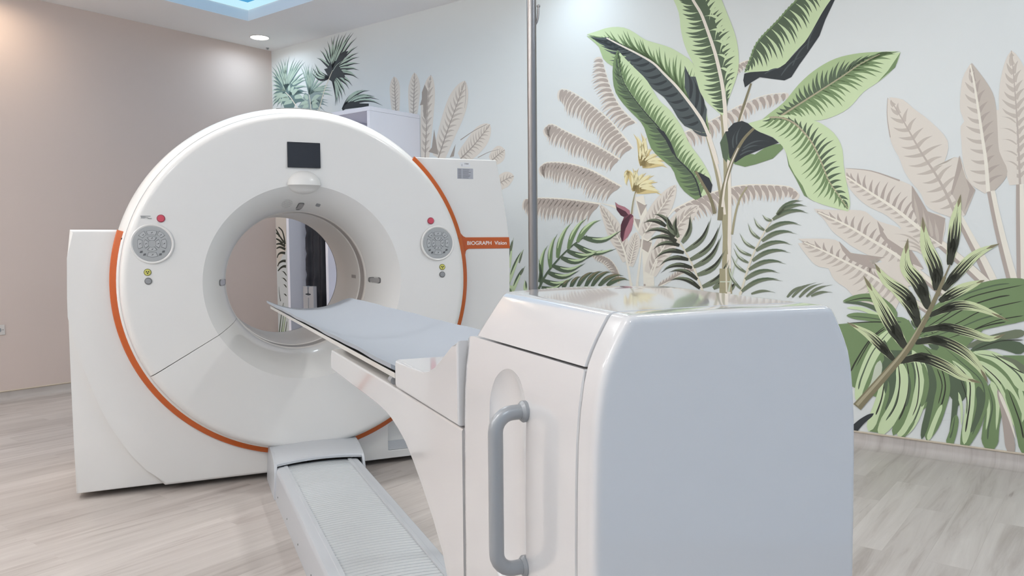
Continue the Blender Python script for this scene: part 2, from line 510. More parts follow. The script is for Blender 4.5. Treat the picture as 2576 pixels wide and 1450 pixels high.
def vari(pts, w):
    m = smooth_line(pts, 5); k = len(m) - 1
    prof = [w * (0.16 + 0.84 * sin(pi * min(1, 0.06 + 0.94 * i / k)) ** 0.8) * (1 - (i / k) ** 6) for i in range(k + 1)]
    mlayer[0] += 1; strip('v1', m, prof)
    mlayer[0] += 1; h = int(k * 0.36); strip('d2', m[:h + 1], [prof[i] * (1 - 0.85 * (i / h) ** 2.5) for i in range(h + 1)])
    def spike(c, i0, i1, off, ww):
        seg = []
        for i in range(i0, i1 + 1):
            a, b = m[max(i - 1, 0)], m[min(i + 1, k)]
            dx, dy = b[0] - a[0], b[1] - a[1]; l = hypot(dx, dy) or 1e-9
            seg.append((m[i][0] - dy / l * prof[i] * off, m[i][1] + dx / l * prof[i] * off))
        q = len(seg) - 1
        strip(c, seg, [w * ww * (1 - j / q) * min(1.0, (j + 0.15) / 2.2) + 0.0004 for j in range(q + 1)])
    for off, ln in ((-0.38, 0.30), (-0.14, 0.42), (0.12, 0.34), (0.38, 0.26)): spike('d2', max(1, int(h * 0.55)), min(k, h + int(k * ln)), off, 0.34)
    spike('o2', h, min(k, h + int(k * 0.25)), 0.25, 0.16)
    t0 = int(k * 0.80); mlayer[0] += 1
    strip('o2', m[t0:], [prof[i] * min(1, (i - t0) / max(1, k - t0) * 2.2 + 0.1) for i in range(t0, k + 1)])
    spike('d2', int(k * 0.45), int(k * 0.8), 0.0, 0.08)
sleaf([(1.903,2.848),(1.91,2.771),(1.915,2.649),(1.922,2.496)],0.0689,'b1','b1','b2','b2','b3',11,0.1,0.45,0.0138,0.85)
sleaf([(2.174,2.848),(2.17,2.737),(2.161,2.612),(2.15,2.456)],0.0765,'b1','b1','b2','b2','b3',11,0.1,0.45,0.0133,0.85)
sleaf([(2.381,2.797),(2.359,2.698),(2.335,2.525),(2.315,2.321),(2.294,2.064)],0.0833,'b1','b1','b2','b2','b3',11,0.1,0.45,0.0127,0.85)
poly('b3',[(2.302,2.723),(2.265,2.658),(2.264,2.599),(2.236,2.544),(2.278,2.546),(2.281,2.442),(2.311,2.395),(2.336,2.598),(2.337,2.664)])
sleaf([(2.788,2.691),(2.734,2.585),(2.654,2.431),(2.573,2.282),(2.458,2.052)],0.1222,'b1','b1','b2','b2','b3',14,0.1,0.45,0.0141,0.85)
ribbon('b3',[(2.794,2.676),(2.795,2.557),(2.778,2.46)],0.0063,0.0023)
poly('b3',[(2.412,2.312),(2.426,2.237),(2.459,2.081),(2.337,2.116),(2.379,2.153)])
sleaf([(3.065,2.29),(2.982,2.215),(2.86,2.114),(2.725,2.025)],0.0990,'b1','b1','b2','b2','b3',12,0.1,0.45,0.0135,0.85)
ribbon('b3',[(3.029,2.294),(2.88,2.252),(2.727,2.189)],0.0047,0.0086)
poly('b3',[(2.669,2.158),(2.647,2.052),(2.598,2.048),(2.629,2.097)])
sleaf([(3.223,2.063),(3.152,2.028),(3.07,1.979)],0.0731,'b1','b1','b2','b2','b3',7,0.1,0.45,0.0107,0.85)
ribbon('b3',[(3.161,2.072),(3.044,2.057),(2.924,2.021)],0.0031,0.0062)
sleaf([(3.317,1.839),(3.247,1.823),(3.158,1.787),(3.067,1.736)],0.0645,'b1','b1','b2','b2','b3',8,0.1,0.45,0.0108,0.85)
blades('p2',[(0.638,2.84),(0.496,3.156),(0.638,2.84),(0.538,3.175),(0.638,2.84),(0.578,3.172),(0.638,2.84),(0.618,3.157),(0.638,2.84),(0.65,3.158),(0.638,2.84),(0.706,3.138),(0.638,2.84),(0.735,3.121),(0.638,2.84),(0.774,3.107),(0.638,2.84),(0.817,3.085),(0.638,2.84),(0.887,3.021),(0.638,2.84),(0.923,2.95),(0.638,2.84),(0.968,2.892),(0.638,2.84),(1,2.861),(0.638,2.84),(1.013,2.827),(0.638,2.84),(1.023,2.775)],0.0331,0.06,'p3')
poly('p4',[(0.566,2.868),(0.645,2.833),(0.725,2.854),(0.823,2.842),(0.879,2.798),(0.82,2.769),(0.78,2.725),(0.768,2.665),(0.66,2.677),(0.56,2.694),(0.439,2.733),(0.513,2.787)])
blades('p4',[(0.662,2.751),(0.944,2.745),(0.662,2.751),(0.948,2.714),(0.662,2.751),(0.942,2.68),(0.662,2.751),(0.888,2.638),(0.662,2.751),(0.816,2.641)],0.0361,0.06,None)
blades('p3',[(0.683,2.767),(0.85,2.802),(0.682,2.742),(0.8,2.741),(0.691,2.711),(0.798,2.68),(0.614,2.794),(0.525,2.842),(0.613,2.757),(0.46,2.737),(0.621,2.725),(0.499,2.701)],0.0459,0.12,None)
ribbon('cream',[(0.634,2.841),(0.649,2.783),(0.662,2.677)],0.0061,0.0112)
blades('p1',[(0.235,2.912),(-0.016,3.179),(0.235,2.912),(0.005,3.22),(0.235,2.912),(0.067,3.243),(0.235,2.912),(0.113,3.262),(0.235,2.912),(0.157,3.282),(0.235,2.912),(0.215,3.273),(0.235,2.912),(0.264,3.265),(0.235,2.912),(0.32,3.286),(0.235,2.912),(0.418,3.256),(0.235,2.912),(0.453,3.228),(0.235,2.912),(0.507,3.22),(0.235,2.912),(0.551,3.211),(0.235,2.912),(0.591,3.186),(0.235,2.912),(0.574,3.077),(0.235,2.912),(0.613,3.028),(0.235,2.912),(0.623,2.993),(0.235,2.912),(0.635,2.916)],0.0431,0.06,'p3')
blades('p3',[(0.235,2.909),(-0.013,3.127),(0.235,2.909),(-0.011,3.075),(0.235,2.909),(-0.009,3.017),(0.235,2.909),(-0.009,2.959),(0.235,2.909),(-0.009,2.907)],0.0484,0.06,'p1')
blades('p1',[(0.247,2.901),(-0.011,2.868),(0.247,2.901),(-0.009,2.826),(0.247,2.901),(-0.01,2.784),(0.247,2.901),(0.07,2.769),(0.247,2.901),(0.145,2.757),(0.247,2.901),(0.209,2.746)],0.0538,0.06,'p3')
poly('p1',[(0.227,2.913),(0.282,2.973),(0.325,2.999),(0.396,2.958),(0.445,2.895),(0.423,2.854),(0.524,2.804),(0.563,2.781),(0.441,2.783),(0.399,2.769),(0.377,2.734),(0.209,2.75),(0.18,2.807),(0.15,2.862)])
blades('p1',[(0.3,2.888),(0.581,2.848),(0.3,2.888),(0.617,2.867),(0.3,2.888),(0.563,2.78)],0.0475,0.06,None)
blades('p3',[(0.392,2.839),(0.564,2.793),(0.348,2.8),(0.156,2.758),(0.297,2.832),(0.093,2.805),(0.277,2.859),(0.085,2.857),(0.351,2.875),(0.487,2.909),(0.332,2.903),(0.407,2.956),(0.301,2.92),(0.325,2.992)],0.0472,0.12,None)
ribbon('cream',[(0.233,2.916),(0.309,2.859),(0.369,2.798),(0.431,2.727)],0.0069,0.0150)
blades('d1',[(1.018,3.026),(0.769,3.195),(1.018,3.026),(0.826,3.265),(1.018,3.026),(0.891,3.285),(1.018,3.026),(0.946,3.336),(1.018,3.026),(1.008,3.367),(1.018,3.026),(1.064,3.371),(1.018,3.026),(1.134,3.373),(1.018,3.026),(1.184,3.361),(1.018,3.026),(1.248,3.371),(1.018,3.026),(1.317,3.361),(1.018,3.026),(1.352,3.351),(1.018,3.026),(1.398,3.296),(1.018,3.026),(1.413,3.21),(1.018,3.026),(1.421,3.145),(1.018,3.026),(1.43,3.102),(1.018,3.026),(1.436,3.036),(1.018,3.026),(1.424,2.975)],0.0443,0.06,'p3')
blades('d1',[(1,2.987),(1.361,2.936),(1,2.987),(1.412,2.892),(1,2.987),(1.319,2.837),(1,2.987),(1.271,2.809),(1,2.987),(1.21,2.752),(1,2.987),(1.161,2.721),(1,2.987),(1.114,2.691),(1,2.987),(1.074,2.676),(1,2.987),(1.048,2.67)],0.0488,0.1,'p3')
blades('d1',[(0.961,2.968),(0.736,3.146),(0.961,2.968),(0.697,3.105),(0.961,2.968),(0.681,3.056)],0.0443,-0.12,'p3')
poly('d1',[(1.011,3.027),(1.04,3.077),(1.118,3.16),(1.183,3.191),(1.265,3.184),(1.218,3.133),(1.152,3.084),(1.115,3.066),(1.159,3.012),(1.195,2.978),(1.211,2.934),(1.138,2.944),(1.092,2.95),(1.064,2.948),(1.035,2.905),(0.961,2.95)])
poly('d1',[(0.955,3.065),(0.986,3.133),(1.02,3.032),(0.961,2.968),(0.888,3.063)])
ribbon('p3',[(1.025,3.025),(1.097,3.08),(1.235,3.113)],0.0057,0.0024)
ribbon('cream2',[(1.02,3.032),(0.961,2.956),(0.881,2.846),(0.789,2.657)],0.0059,0.0129)
blades('d1',[(1.158,2.628),(1.47,2.782),(1.158,2.628),(1.571,2.764),(1.158,2.628),(1.57,2.713),(1.158,2.628),(1.641,2.696),(1.158,2.628),(1.703,2.657),(1.158,2.628),(1.752,2.595)],0.0435,0.12,'p3')
poly('d1',[(1.156,2.628),(1.222,2.679),(1.304,2.693),(1.427,2.656),(1.549,2.641),(1.548,2.613)])
poly('b1',[(-0.006,1.62),(0.193,1.614),(0.178,1.229),(0.098,1.155),(0.016,1.024),(-0.007,1.229)])
ribbon('d2',[(0.003,1.462),(0.033,1.424),(0.065,1.382)],0.0134,0.0312)
ribbon('d2',[(0.051,1.481),(0.118,1.437),(0.15,1.358),(0.162,1.294)],0.0132,0.0307)
ribbon('d2',[(0.001,1.42),(0.062,1.387),(0.114,1.34),(0.165,1.294)],0.0133,0.0309)
ribbon('d2',[(0.002,1.355),(0.06,1.336),(0.12,1.298)],0.0135,0.0315)
ribbon('d2',[(0.004,1.294),(0.074,1.299),(0.164,1.271)],0.0134,0.0313)
ribbon('d2',[(0.006,1.248),(0.072,1.262),(0.166,1.238)],0.0135,0.0315)
ribbon('d2',[(0.013,1.145),(0.038,1.183),(0.093,1.201),(0.161,1.197)],0.0133,0.0309)
ribbon('d2',[(0.017,1.052),(0.049,1.09),(0.112,1.111),(0.167,1.111)],0.0134,0.0313)
ribbon('d2',[(0.022,1.001),(0.07,1.034),(0.125,1.053),(0.17,1.052)],0.0133,0.0309)
blades('d2',[(0.174,0.953),(0.077,1.002),(0.171,0.888),(0.073,0.927),(0.169,0.823),(0.101,0.858),(0.165,0.73),(0.104,0.751)],0.0145,0.12,None)
ribbon('d2',[(0.031,0.828),(0.038,0.744),(0.055,0.67)],0.0033,0.0134)
ribbon('g4',[(0.017,0.326),(0.046,0.454),(0.073,0.549),(0.108,0.654)],0.0167,0.0083)
ribbon('g3',[(0.056,0.324),(0.083,0.428),(0.103,0.523)],0.0169,0.0084)
ribbon('g2',[(0.087,0.326),(0.11,0.411),(0.133,0.506),(0.122,0.617)],0.0168,0.0084)
ribbon('g5',[(0.125,0.328),(0.143,0.385),(0.161,0.451)],0.0168,0.0084)
blades('g1',[(3.259,1.076),(3.312,1.336),(3.252,0.946),(3.415,1.237),(3.286,0.864),(3.43,1.097),(3.425,0.882),(3.419,0.985)],0.0421,0.05,'g4')
blades('g5',[(3.278,1.218),(3.311,1.334),(3.364,1.118),(3.415,1.236),(3.375,1.018),(3.43,1.096)],0.0186,0.02,None)
frond([(4.467,2.157),(4.329,2.293),(4.234,2.477),(4.174,2.669)],0.1680,0.1320,15,1,70,'t1','b1',0.0270,'b0',0.0090,0.15)
frond([(4.439,1.974),(4.328,2.105),(4.21,2.229),(4.039,2.365),(3.875,2.469),(3.791,2.493)],0.1860,0.1620,20,1,90,'t1','b1',0.0360,'b0',0.0120,0.15)
frond([(4.328,1.902),(4.185,1.99),(4.038,2.065),(3.847,2.156),(3.703,2.229),(3.629,2.204)],0.1612,0.1488,20,1,84,'t1','b1',0.0372,'b0',0.0124,0.15)
frond([(4.34,1.7),(4.185,1.783),(4.037,1.855),(3.846,1.91),(3.661,1.929),(3.586,1.901)],0.2294,0.1488,22,1,72,'t1','b1',0.0372,'b0',0.0124,0.15)
frond([(4.156,1.578),(3.953,1.612),(3.783,1.634),(3.563,1.649),(3.445,1.645)],0.2294,0.1736,17,1,64,'t1','b1',0.0434,'b0',0.0124,0.15)
frond([(4.749,2.017),(4.962,2.094),(5.078,2.129),(5.253,2.198),(5.421,2.243),(5.562,2.241)],0.1512,0.0810,17,-1,82,'t1','b1',0.0324,'b0',0.0108,0.15)
frond([(4.751,1.508),(4.929,1.583),(5.082,1.628),(5.258,1.66),(5.427,1.656),(5.587,1.635),(5.646,1.591)],0.1944,0.0918,20,-1,66,'t1','b1',0.0351,'b0',0.0108,0.15)
frond([(5.077,2.353),(5.147,2.432),(5.251,2.477),(5.33,2.492)],0.0936,0.0520,10,-1,60,'t1','b1',0.0234,'b0',0.0104,0.15)
poly('b0',[(4.132,1.589),(4.275,1.563),(4.413,1.505),(4.511,1.41),(4.503,1.324),(4.39,1.493),(4.244,1.556)])
ribbon('b0',[(4.511,1.324),(4.65,1.407),(4.749,1.495),(4.791,1.525)],0.0210,0.0090)
poly('b0',[(4.451,1.616),(4.525,1.626),(4.555,1.501),(4.592,1.317),(4.615,0.959),(4.526,0.957),(4.511,1.265),(4.496,1.45)])
poly('t1',[(4.466,1.589),(4.533,1.554),(4.555,1.56),(4.503,1.476)])
poly('t1',[(4.447,1.458),(4.496,1.45),(4.481,1.384)])
poly('t1',[(4.459,1.305),(4.518,1.304),(4.592,1.277),(4.563,1.205),(4.496,1.245)])
sleaf([(4.148,1.575),(4.236,1.443),(4.306,1.32),(4.344,1.259),(4.39,1.145)],0.0680,'b1','b1','t2','t2','b0',13,0.14,0.55,0.0109,0.85)
sleaf([(4.784,1.691),(4.692,1.561),(4.606,1.447),(4.518,1.324)],0.0768,'b1','b1','t2','t2','b0',13,0.14,0.55,0.0102,0.85)
sleaf([(4.962,1.535),(4.861,1.466),(4.75,1.328),(4.636,1.166),(4.578,1.047)],0.0806,'b1','b1','t2','t2','b0',13,0.14,0.55,0.0099,0.85)
sleaf([(4.466,1.358),(4.444,1.252),(4.406,1.105)],0.0495,'b1','b1','t2','t2','b0',13,0.14,0.55,0.0106,0.85)
frond([(4.313,0.968),(4.282,1.029),(4.195,1.109),(4.099,1.164),(3.959,1.219)],0.0300,0.0720,16,-1,50,'t1','b1',0.0210,'b0',0.0090,0.15)
frond([(4.321,0.972),(4.321,1.036),(4.282,1.11),(4.219,1.164),(4.083,1.212)],0.0900,0.0600,14,1,60,'t1','b1',0.0210,'b0',0.0090,0.15)
ribbon('b0',[(4.341,1.272),(4.383,1.151),(4.421,0.954)],0.0126,0.0204)
ribbon('b0',[(4.518,1.324),(4.496,1.152),(4.47,0.955)],0.0124,0.0201)
ribbon('b0',[(4.636,1.147),(4.6,1.041),(4.578,0.958)],0.0122,0.0198)
frond([(4.637,0.95),(4.737,0.998),(4.835,1.052),(4.917,1.072)],0.0522,0.0754,12,1,40,'t1','b1',0.0174,'b0',0.0087,0.15)
blades('y2',[(4.513,1.844),(4.439,2.085),(4.513,1.844),(4.501,2.089),(4.513,1.844),(4.552,2.05),(4.513,1.844),(4.602,1.966),(4.513,1.844),(4.658,1.912),(4.513,1.844),(4.707,1.86),(4.513,1.844),(4.718,1.815)],0.0598,0.1,'y1')
blades('y2',[(4.451,1.661),(4.387,1.827),(4.451,1.661),(4.433,1.834),(4.451,1.661),(4.485,1.83),(4.451,1.661),(4.547,1.791),(4.451,1.661),(4.614,1.767),(4.451,1.661),(4.642,1.716),(4.451,1.661),(4.625,1.678),(4.451,1.661),(4.675,1.621)],0.0619,0.1,'y1')
blades('y2',[(4.398,1.811),(4.366,1.762),(4.398,1.811),(4.387,1.7),(4.398,1.811),(4.422,1.663)],0.0383,0.1,'y1')
ribbon('o1',[(4.458,1.662),(4.436,1.577),(4.425,1.492)],0.0062,0.0155)
ribbon('b1',[(4.469,1.655),(4.447,1.577),(4.436,1.491)],0.0031,0.0080)
poly('m1',[(4.283,1.587),(4.298,1.526),(4.333,1.484),(4.36,1.472),(4.398,1.482),(4.413,1.492),(4.406,1.519),(4.36,1.547),(4.314,1.562)])
poly('m2',[(4.283,1.587),(4.314,1.565),(4.367,1.547),(4.409,1.519),(4.413,1.492),(4.398,1.487),(4.375,1.513),(4.329,1.535),(4.298,1.549)])
poly('m3',[(4.421,1.495),(4.44,1.478),(4.442,1.438),(4.425,1.372),(4.39,1.326),(4.344,1.286),(4.329,1.326),(4.333,1.414),(4.36,1.47)])
poly('m1',[(4.39,1.473),(4.421,1.492),(4.39,1.412),(4.36,1.36),(4.348,1.289),(4.329,1.326),(4.333,1.387),(4.344,1.44)])
poly('m2',[(4.44,1.478),(4.442,1.438),(4.425,1.372),(4.39,1.319),(4.351,1.286),(4.375,1.386),(4.413,1.452)])
ribbon('t1',[(6.848,1.622),(6.858,1.384),(6.876,0.984)],0.0286,0.0491)
ribbon('b0',[(6.858,1.622),(6.868,1.383),(6.886,0.984)],0.0163,0.0289)
ribbon('t1',[(6.698,1.631),(6.747,1.386),(6.795,1.184),(6.852,0.963)],0.0327,0.0532)
ribbon('b0',[(6.709,1.631),(6.758,1.386),(6.806,1.184),(6.862,0.963)],0.0196,0.0330)
ribbon('t1',[(6.532,1.465),(6.608,1.307),(6.683,1.153),(6.775,0.94)],0.0293,0.0627)
ribbon('b0',[(6.545,1.464),(6.621,1.307),(6.696,1.153),(6.788,0.94)],0.0176,0.0389)
sleaf([(6.794,2.318),(6.81,2.159),(6.829,1.95),(6.843,1.742),(6.852,1.583)],0.0798,'b1','b1','b2','b2','t2',15,0.1,0.45,0.0114,0.85)
poly('b1',[(6.75,1.998),(6.707,2.008),(6.709,1.923),(6.733,1.82),(6.757,1.728),(6.775,1.687),(6.836,1.603),(6.832,1.821),(6.824,1.941)])
blades('b2',[(6.824,1.921),(6.751,1.963),(6.828,1.861),(6.748,1.899),(6.831,1.802),(6.758,1.838),(6.834,1.742),(6.764,1.773),(6.839,1.682),(6.774,1.717)],0.0082,0.12,None)
leaf([(6.6,2.268),(6.62,2.164),(6.646,2),(6.667,1.856),(6.688,1.713),(6.702,1.55)],[(6.602,2.28),(6.566,2.212),(6.554,2.122),(6.554,2.02),(6.576,1.956),(6.558,1.927),(6.564,1.845),(6.571,1.762),(6.586,1.669),(6.619,1.595),(6.687,1.539)],[(6.606,2.279),(6.65,2.211),(6.677,2.167),(6.714,2.092),(6.731,2.005),(6.74,1.89),(6.751,1.769),(6.794,1.646),(6.736,1.556)],'b1','b2','b2','t1','b0',12,0.1,0.4,0.0198,0.8)
leaf([(6.188,2.12),(6.265,1.978),(6.356,1.8),(6.434,1.668),(6.493,1.55),(6.541,1.433)],[(6.171,2.136),(6.168,2.02),(6.187,1.899),(6.209,1.833),(6.239,1.777),(6.271,1.689),(6.311,1.622),(6.361,1.556),(6.401,1.469),(6.528,1.407)],[(6.178,2.139),(6.253,2.117),(6.312,2.057),(6.39,1.986),(6.486,1.872),(6.499,1.799),(6.48,1.717),(6.554,1.763),(6.592,1.638),(6.638,1.563),(6.587,1.416)],'b1','b1','b2','b2','t2',13,0.08,0.4,0.0161,0.8)
ribbon('t1',[(6.171,2.136),(6.169,2.031),(6.189,1.899)],0.0023,0.0046)
poly('b2',[(6.553,1.758),(6.592,1.632),(6.64,1.561),(6.592,1.419),(6.549,1.495),(6.521,1.548)])
poly('t1',[(6.557,1.763),(6.572,1.7),(6.525,1.538),(6.516,1.549)])
poly('t1',[(6.592,1.627),(6.638,1.563),(6.587,1.442),(6.611,1.565)])
ribbon('t1',[(6.355,1.353),(6.483,1.246),(6.607,1.129),(6.704,1.028)],0.0386,0.0601)
ribbon('b0',[(6.368,1.353),(6.496,1.246),(6.619,1.129),(6.716,1.028)],0.0232,0.0372)
leaf([(5.935,1.685),(6.087,1.57),(6.223,1.47),(6.355,1.353),(6.483,1.253)],[(5.935,1.729),(6.085,1.708),(6.24,1.641),(6.312,1.602),(6.352,1.536),(6.398,1.45),(6.492,1.406),(6.477,1.253)],[(5.936,1.666),(5.961,1.605),(6.018,1.536),(6.088,1.479),(6.17,1.436),(6.265,1.347),(6.246,1.29),(6.371,1.197)],'b1','b1','t1','b2','b0',17,0.07,0.5,0.0240,0.8)
poly('t1',[(6.312,1.605),(6.352,1.536),(6.398,1.45),(6.492,1.406),(6.477,1.253),(6.42,1.295),(6.355,1.374),(6.314,1.481)])
blades('b2',[(6.355,1.374),(6.319,1.573),(6.394,1.331),(6.372,1.479),(6.426,1.302),(6.404,1.429),(6.458,1.274),(6.436,1.407)],0.0176,0,None)
ribbon('t1',[(5.935,1.731),(6.085,1.705),(6.246,1.637)],0.0023,0.0094)
ribbon('t1',[(6.228,1.197),(6.328,1.111),(6.457,1),(6.551,0.92)],0.0352,0.0527)
ribbon('b0',[(6.24,1.197),(6.339,1.111),(6.468,1.001),(6.562,0.92)],0.0216,0.0334)
leaf([(5.775,1.463),(5.951,1.375),(6.092,1.285),(6.228,1.197),(6.347,1.097)],[(5.745,1.487),(5.849,1.476),(5.956,1.472),(6.054,1.461),(6.124,1.401),(6.265,1.347),(6.193,1.291),(6.319,1.218),(6.385,1.112)],[(5.745,1.479),(5.805,1.424),(5.865,1.339),(5.931,1.286),(5.988,1.241),(6.08,1.189),(6.162,1.146),(6.231,1.009),(6.33,1.011)],'b1','b1','t1','b2','b0',16,0.07,0.5,0.0225,0.8)
poly('t1',[(6.124,1.401),(6.172,1.335),(6.186,1.291),(6.319,1.218),(6.385,1.112),(6.294,1.154),(6.214,1.226),(6.146,1.306)])
poly('b1',[(6.172,1.364),(6.265,1.347),(6.357,1.275),(6.384,1.204),(6.267,1.233),(6.186,1.291),(6.159,1.335)])
blades('b2',[(6.357,1.261),(6.212,1.319),(6.37,1.232),(6.24,1.276),(6.38,1.208),(6.28,1.247)],0.0112,0.12,None)
ribbon('t1',[(6.164,1.021),(6.272,0.952),(6.403,0.871),(6.492,0.805)],0.0308,0.0440)
ribbon('b0',[(6.174,1.022),(6.282,0.952),(6.412,0.872),(6.501,0.805)],0.0189,0.0278)
leaf([(5.688,1.273),(5.808,1.219),(5.94,1.151),(6.053,1.093),(6.164,1.021),(6.272,0.948)],[(5.649,1.296),(5.807,1.295),(5.902,1.279),(5.975,1.204),(6.175,1.176),(6.066,1.156),(6.129,1.109),(6.27,1.074),(6.311,0.975)],[(5.65,1.265),(5.712,1.18),(5.773,1.119),(5.847,1.105),(5.858,1.067),(5.892,1.022),(5.957,0.979),(6,0.928),(6.119,0.866),(6.234,0.856)],'b1','b1','t1','b2','b0',16,0.07,0.5,0.0200,0.8)
poly('t1',[(5.902,1.279),(5.975,1.204),(6.175,1.176),(6.08,1.156),(6.136,1.101),(6.053,1.122),(5.968,1.166),(5.925,1.219)])
poly('b1',[(6.115,1.145),(6.268,1.154),(6.296,1.075),(6.323,1.011),(6.271,1.002),(6.163,1.073)])
ribbon('o1',[(5.093,2.445),(5.13,2.118),(5.155,1.792),(5.158,1.413),(5.151,0.92)],0.0196,0.0420)
ribbon('cream',[(5.111,2.442),(5.141,2.117),(5.178,1.791),(5.187,1.412),(5.179,0.921)],0.0137,0.0302)
ribbon('o1',[(4.997,2.077),(5.066,1.853),(5.116,1.632),(5.147,1.413),(5.16,1.194)],0.0168,0.0336)
ribbon('cream',[(4.991,2.105),(5.057,1.908),(5.116,1.714),(5.152,1.467)],0.0142,0.0171)
ribbon('o2',[(5.328,2.333),(5.275,2.182),(5.227,2.015),(5.195,1.844)],0.0137,0.0247)
ribbon('cream',[(5.324,2.268),(5.27,2.13),(5.221,1.975)],0.0055,0.0110)
ribbon('o1',[(5.307,1.649),(5.258,1.572),(5.226,1.465),(5.204,1.33)],0.0110,0.0165)
leaf([(6.122,2.402),(6.011,2.36),(5.916,2.304),(5.779,2.23),(5.636,2.154),(5.531,2.098)],[(6.235,2.402),(6.122,2.416),(5.991,2.427),(5.856,2.413),(5.736,2.359),(5.635,2.28),(5.551,2.185),(5.455,2.122),(5.389,2.075)],[(6.236,2.396),(6.206,2.312),(6.116,2.237),(6.033,2.188),(5.967,2.116),(5.9,2.073),(5.761,2.042),(5.595,2.091),(5.531,2.087)],'g2','g1','g4','g3','o3',26,0.1,0.95,0.0125,0.85)
poly('g3',[(6.236,2.396),(6.208,2.31),(6.111,2.235),(6.17,2.298)])
poly('d1',[(5.274,2.36),(5.281,2.404),(5.353,2.41),(5.474,2.399),(5.554,2.429),(5.678,2.548),(5.728,2.622),(5.777,2.705),(5.826,2.776),(5.865,2.794),(5.801,2.665),(5.766,2.57),(5.696,2.476),(5.645,2.412),(5.594,2.338),(5.55,2.323),(5.464,2.345),(5.387,2.366),(5.331,2.341),(5.286,2.312)])
leaf([(5.828,2.942),(5.689,2.88),(5.628,2.82),(5.566,2.77),(5.503,2.709),(5.428,2.648),(5.362,2.584),(5.319,2.483),(5.285,2.412)],[(5.818,2.949),(5.684,2.886),(5.623,2.827),(5.56,2.776),(5.497,2.715),(5.422,2.654),(5.357,2.59),(5.313,2.49),(5.28,2.413)],[(5.926,2.911),(5.869,2.823),(5.821,2.767),(5.777,2.705),(5.728,2.622),(5.678,2.548),(5.611,2.49),(5.554,2.429),(5.474,2.399),(5.364,2.405),(5.285,2.41)],'g2','g1','g3','g4','g3',30,-0.05,0.95,0.0052,0.85)
blades('d3',[(5.528,2.357),(5.694,2.468),(5.602,2.41),(5.734,2.555),(5.694,2.499),(5.773,2.66),(5.419,2.383),(5.549,2.396)],0.0102,0.12,None)
poly('g3',[(5.222,1.805),(5.151,1.854),(5.186,1.896),(5.358,1.861),(5.457,1.918),(5.538,1.916),(5.546,1.884),(5.48,1.825),(5.364,1.795),(5.291,1.783)])
poly('g4',[(5.113,1.96),(5.152,2.032),(5.208,2.082),(5.265,2.09),(5.197,1.973),(5.163,1.82),(5.134,1.856)])
poly('d1',[(5.152,2.032),(5.21,2.084),(5.268,2.092),(5.313,2.07),(5.381,2.011),(5.479,1.961),(5.517,1.925),(5.424,1.899),(5.29,1.855),(5.222,1.816),(5.181,1.852),(5.172,1.942)])
blades('d3',[(5.209,1.916),(5.232,2.036),(5.232,1.937),(5.271,2.065),(5.278,1.911),(5.457,1.939),(5.267,1.89),(5.413,1.911),(5.256,1.863),(5.38,1.881)],0.0108,0.12,None)
leaf([(5.953,1.482),(5.898,1.564),(5.837,1.659),(5.795,1.765),(5.743,1.883),(5.691,1.961),(5.617,2.041),(5.531,2.086),(5.455,2.095)],[(5.96,1.464),(5.967,1.52),(5.941,1.653),(5.924,1.756),(5.918,1.838),(5.893,1.911),(5.842,1.977),(5.761,2.037),(5.637,2.086),(5.531,2.1),(5.423,2.077),(5.311,2.072)],[(5.956,1.462),(5.889,1.482),(5.789,1.516),(5.706,1.562),(5.674,1.637),(5.621,1.714),(5.588,1.779),(5.566,1.855),(5.533,1.911),(5.468,1.97),(5.379,2.011),(5.311,2.07)],'g1','g1','g4','g3','o3',24,0.05,0.62,0.0125,0.85)
poly('g3',[(5.566,1.861),(5.588,1.779),(5.621,1.714),(5.674,1.637),(5.706,1.562),(5.758,1.523),(5.685,1.573),(5.632,1.681),(5.583,1.769)])
ribbon('o2',[(5.351,2.035),(5.278,1.966),(5.21,1.85),(5.164,1.719),(5.13,1.586),(5.117,1.429)],0.0168,0.0392)
ribbon('cream',[(5.244,1.914),(5.193,1.807),(5.153,1.675),(5.133,1.519)],0.0055,0.0165)
leaf([(4.211,2.818),(4.329,2.746),(4.467,2.664),(4.601,2.575),(4.689,2.485),(4.785,2.385),(4.87,2.279),(4.932,2.196),(4.994,2.099),(5.045,1.996)],[(4.034,2.874),(4.139,2.884),(4.235,2.892),(4.352,2.872),(4.444,2.821),(4.534,2.752),(4.623,2.713),(4.731,2.666),(4.816,2.61),(4.879,2.562),(4.92,2.509),(4.952,2.392),(4.983,2.275),(5.016,2.196),(5.009,2.102)],[(4.034,2.864),(4.09,2.815),(4.15,2.754),(4.174,2.679),(4.234,2.619),(4.329,2.575),(4.467,2.535),(4.557,2.444),(4.601,2.389),(4.689,2.32),(4.754,2.235),(4.797,2.162),(4.85,2.099),(4.923,2.064),(4.984,2.039)],'g1','g2','g3','d3','cream',36,0.09,0.9,0.0196,0.92)
poly('d3',[(4.375,2.658),(4.467,2.654),(4.601,2.565),(4.689,2.475),(4.785,2.375),(4.87,2.269),(4.932,2.186),(4.984,2.105),(4.984,2.039),(4.923,2.064),(4.85,2.099),(4.797,2.162),(4.754,2.235),(4.689,2.32),(4.601,2.389),(4.557,2.444),(4.467,2.545)])
blades('d1',[(4.512,2.623),(4.387,2.637),(4.568,2.58),(4.433,2.595),(4.623,2.533),(4.478,2.549),(4.667,2.483),(4.523,2.493),(4.71,2.433),(4.568,2.438),(4.753,2.389),(4.613,2.388),(4.796,2.336),(4.662,2.343),(4.839,2.282),(4.716,2.292),(4.881,2.22),(4.765,2.233),(4.922,2.168),(4.802,2.171),(4.953,2.118),(4.85,2.114)],0.0213,-0.12,None)
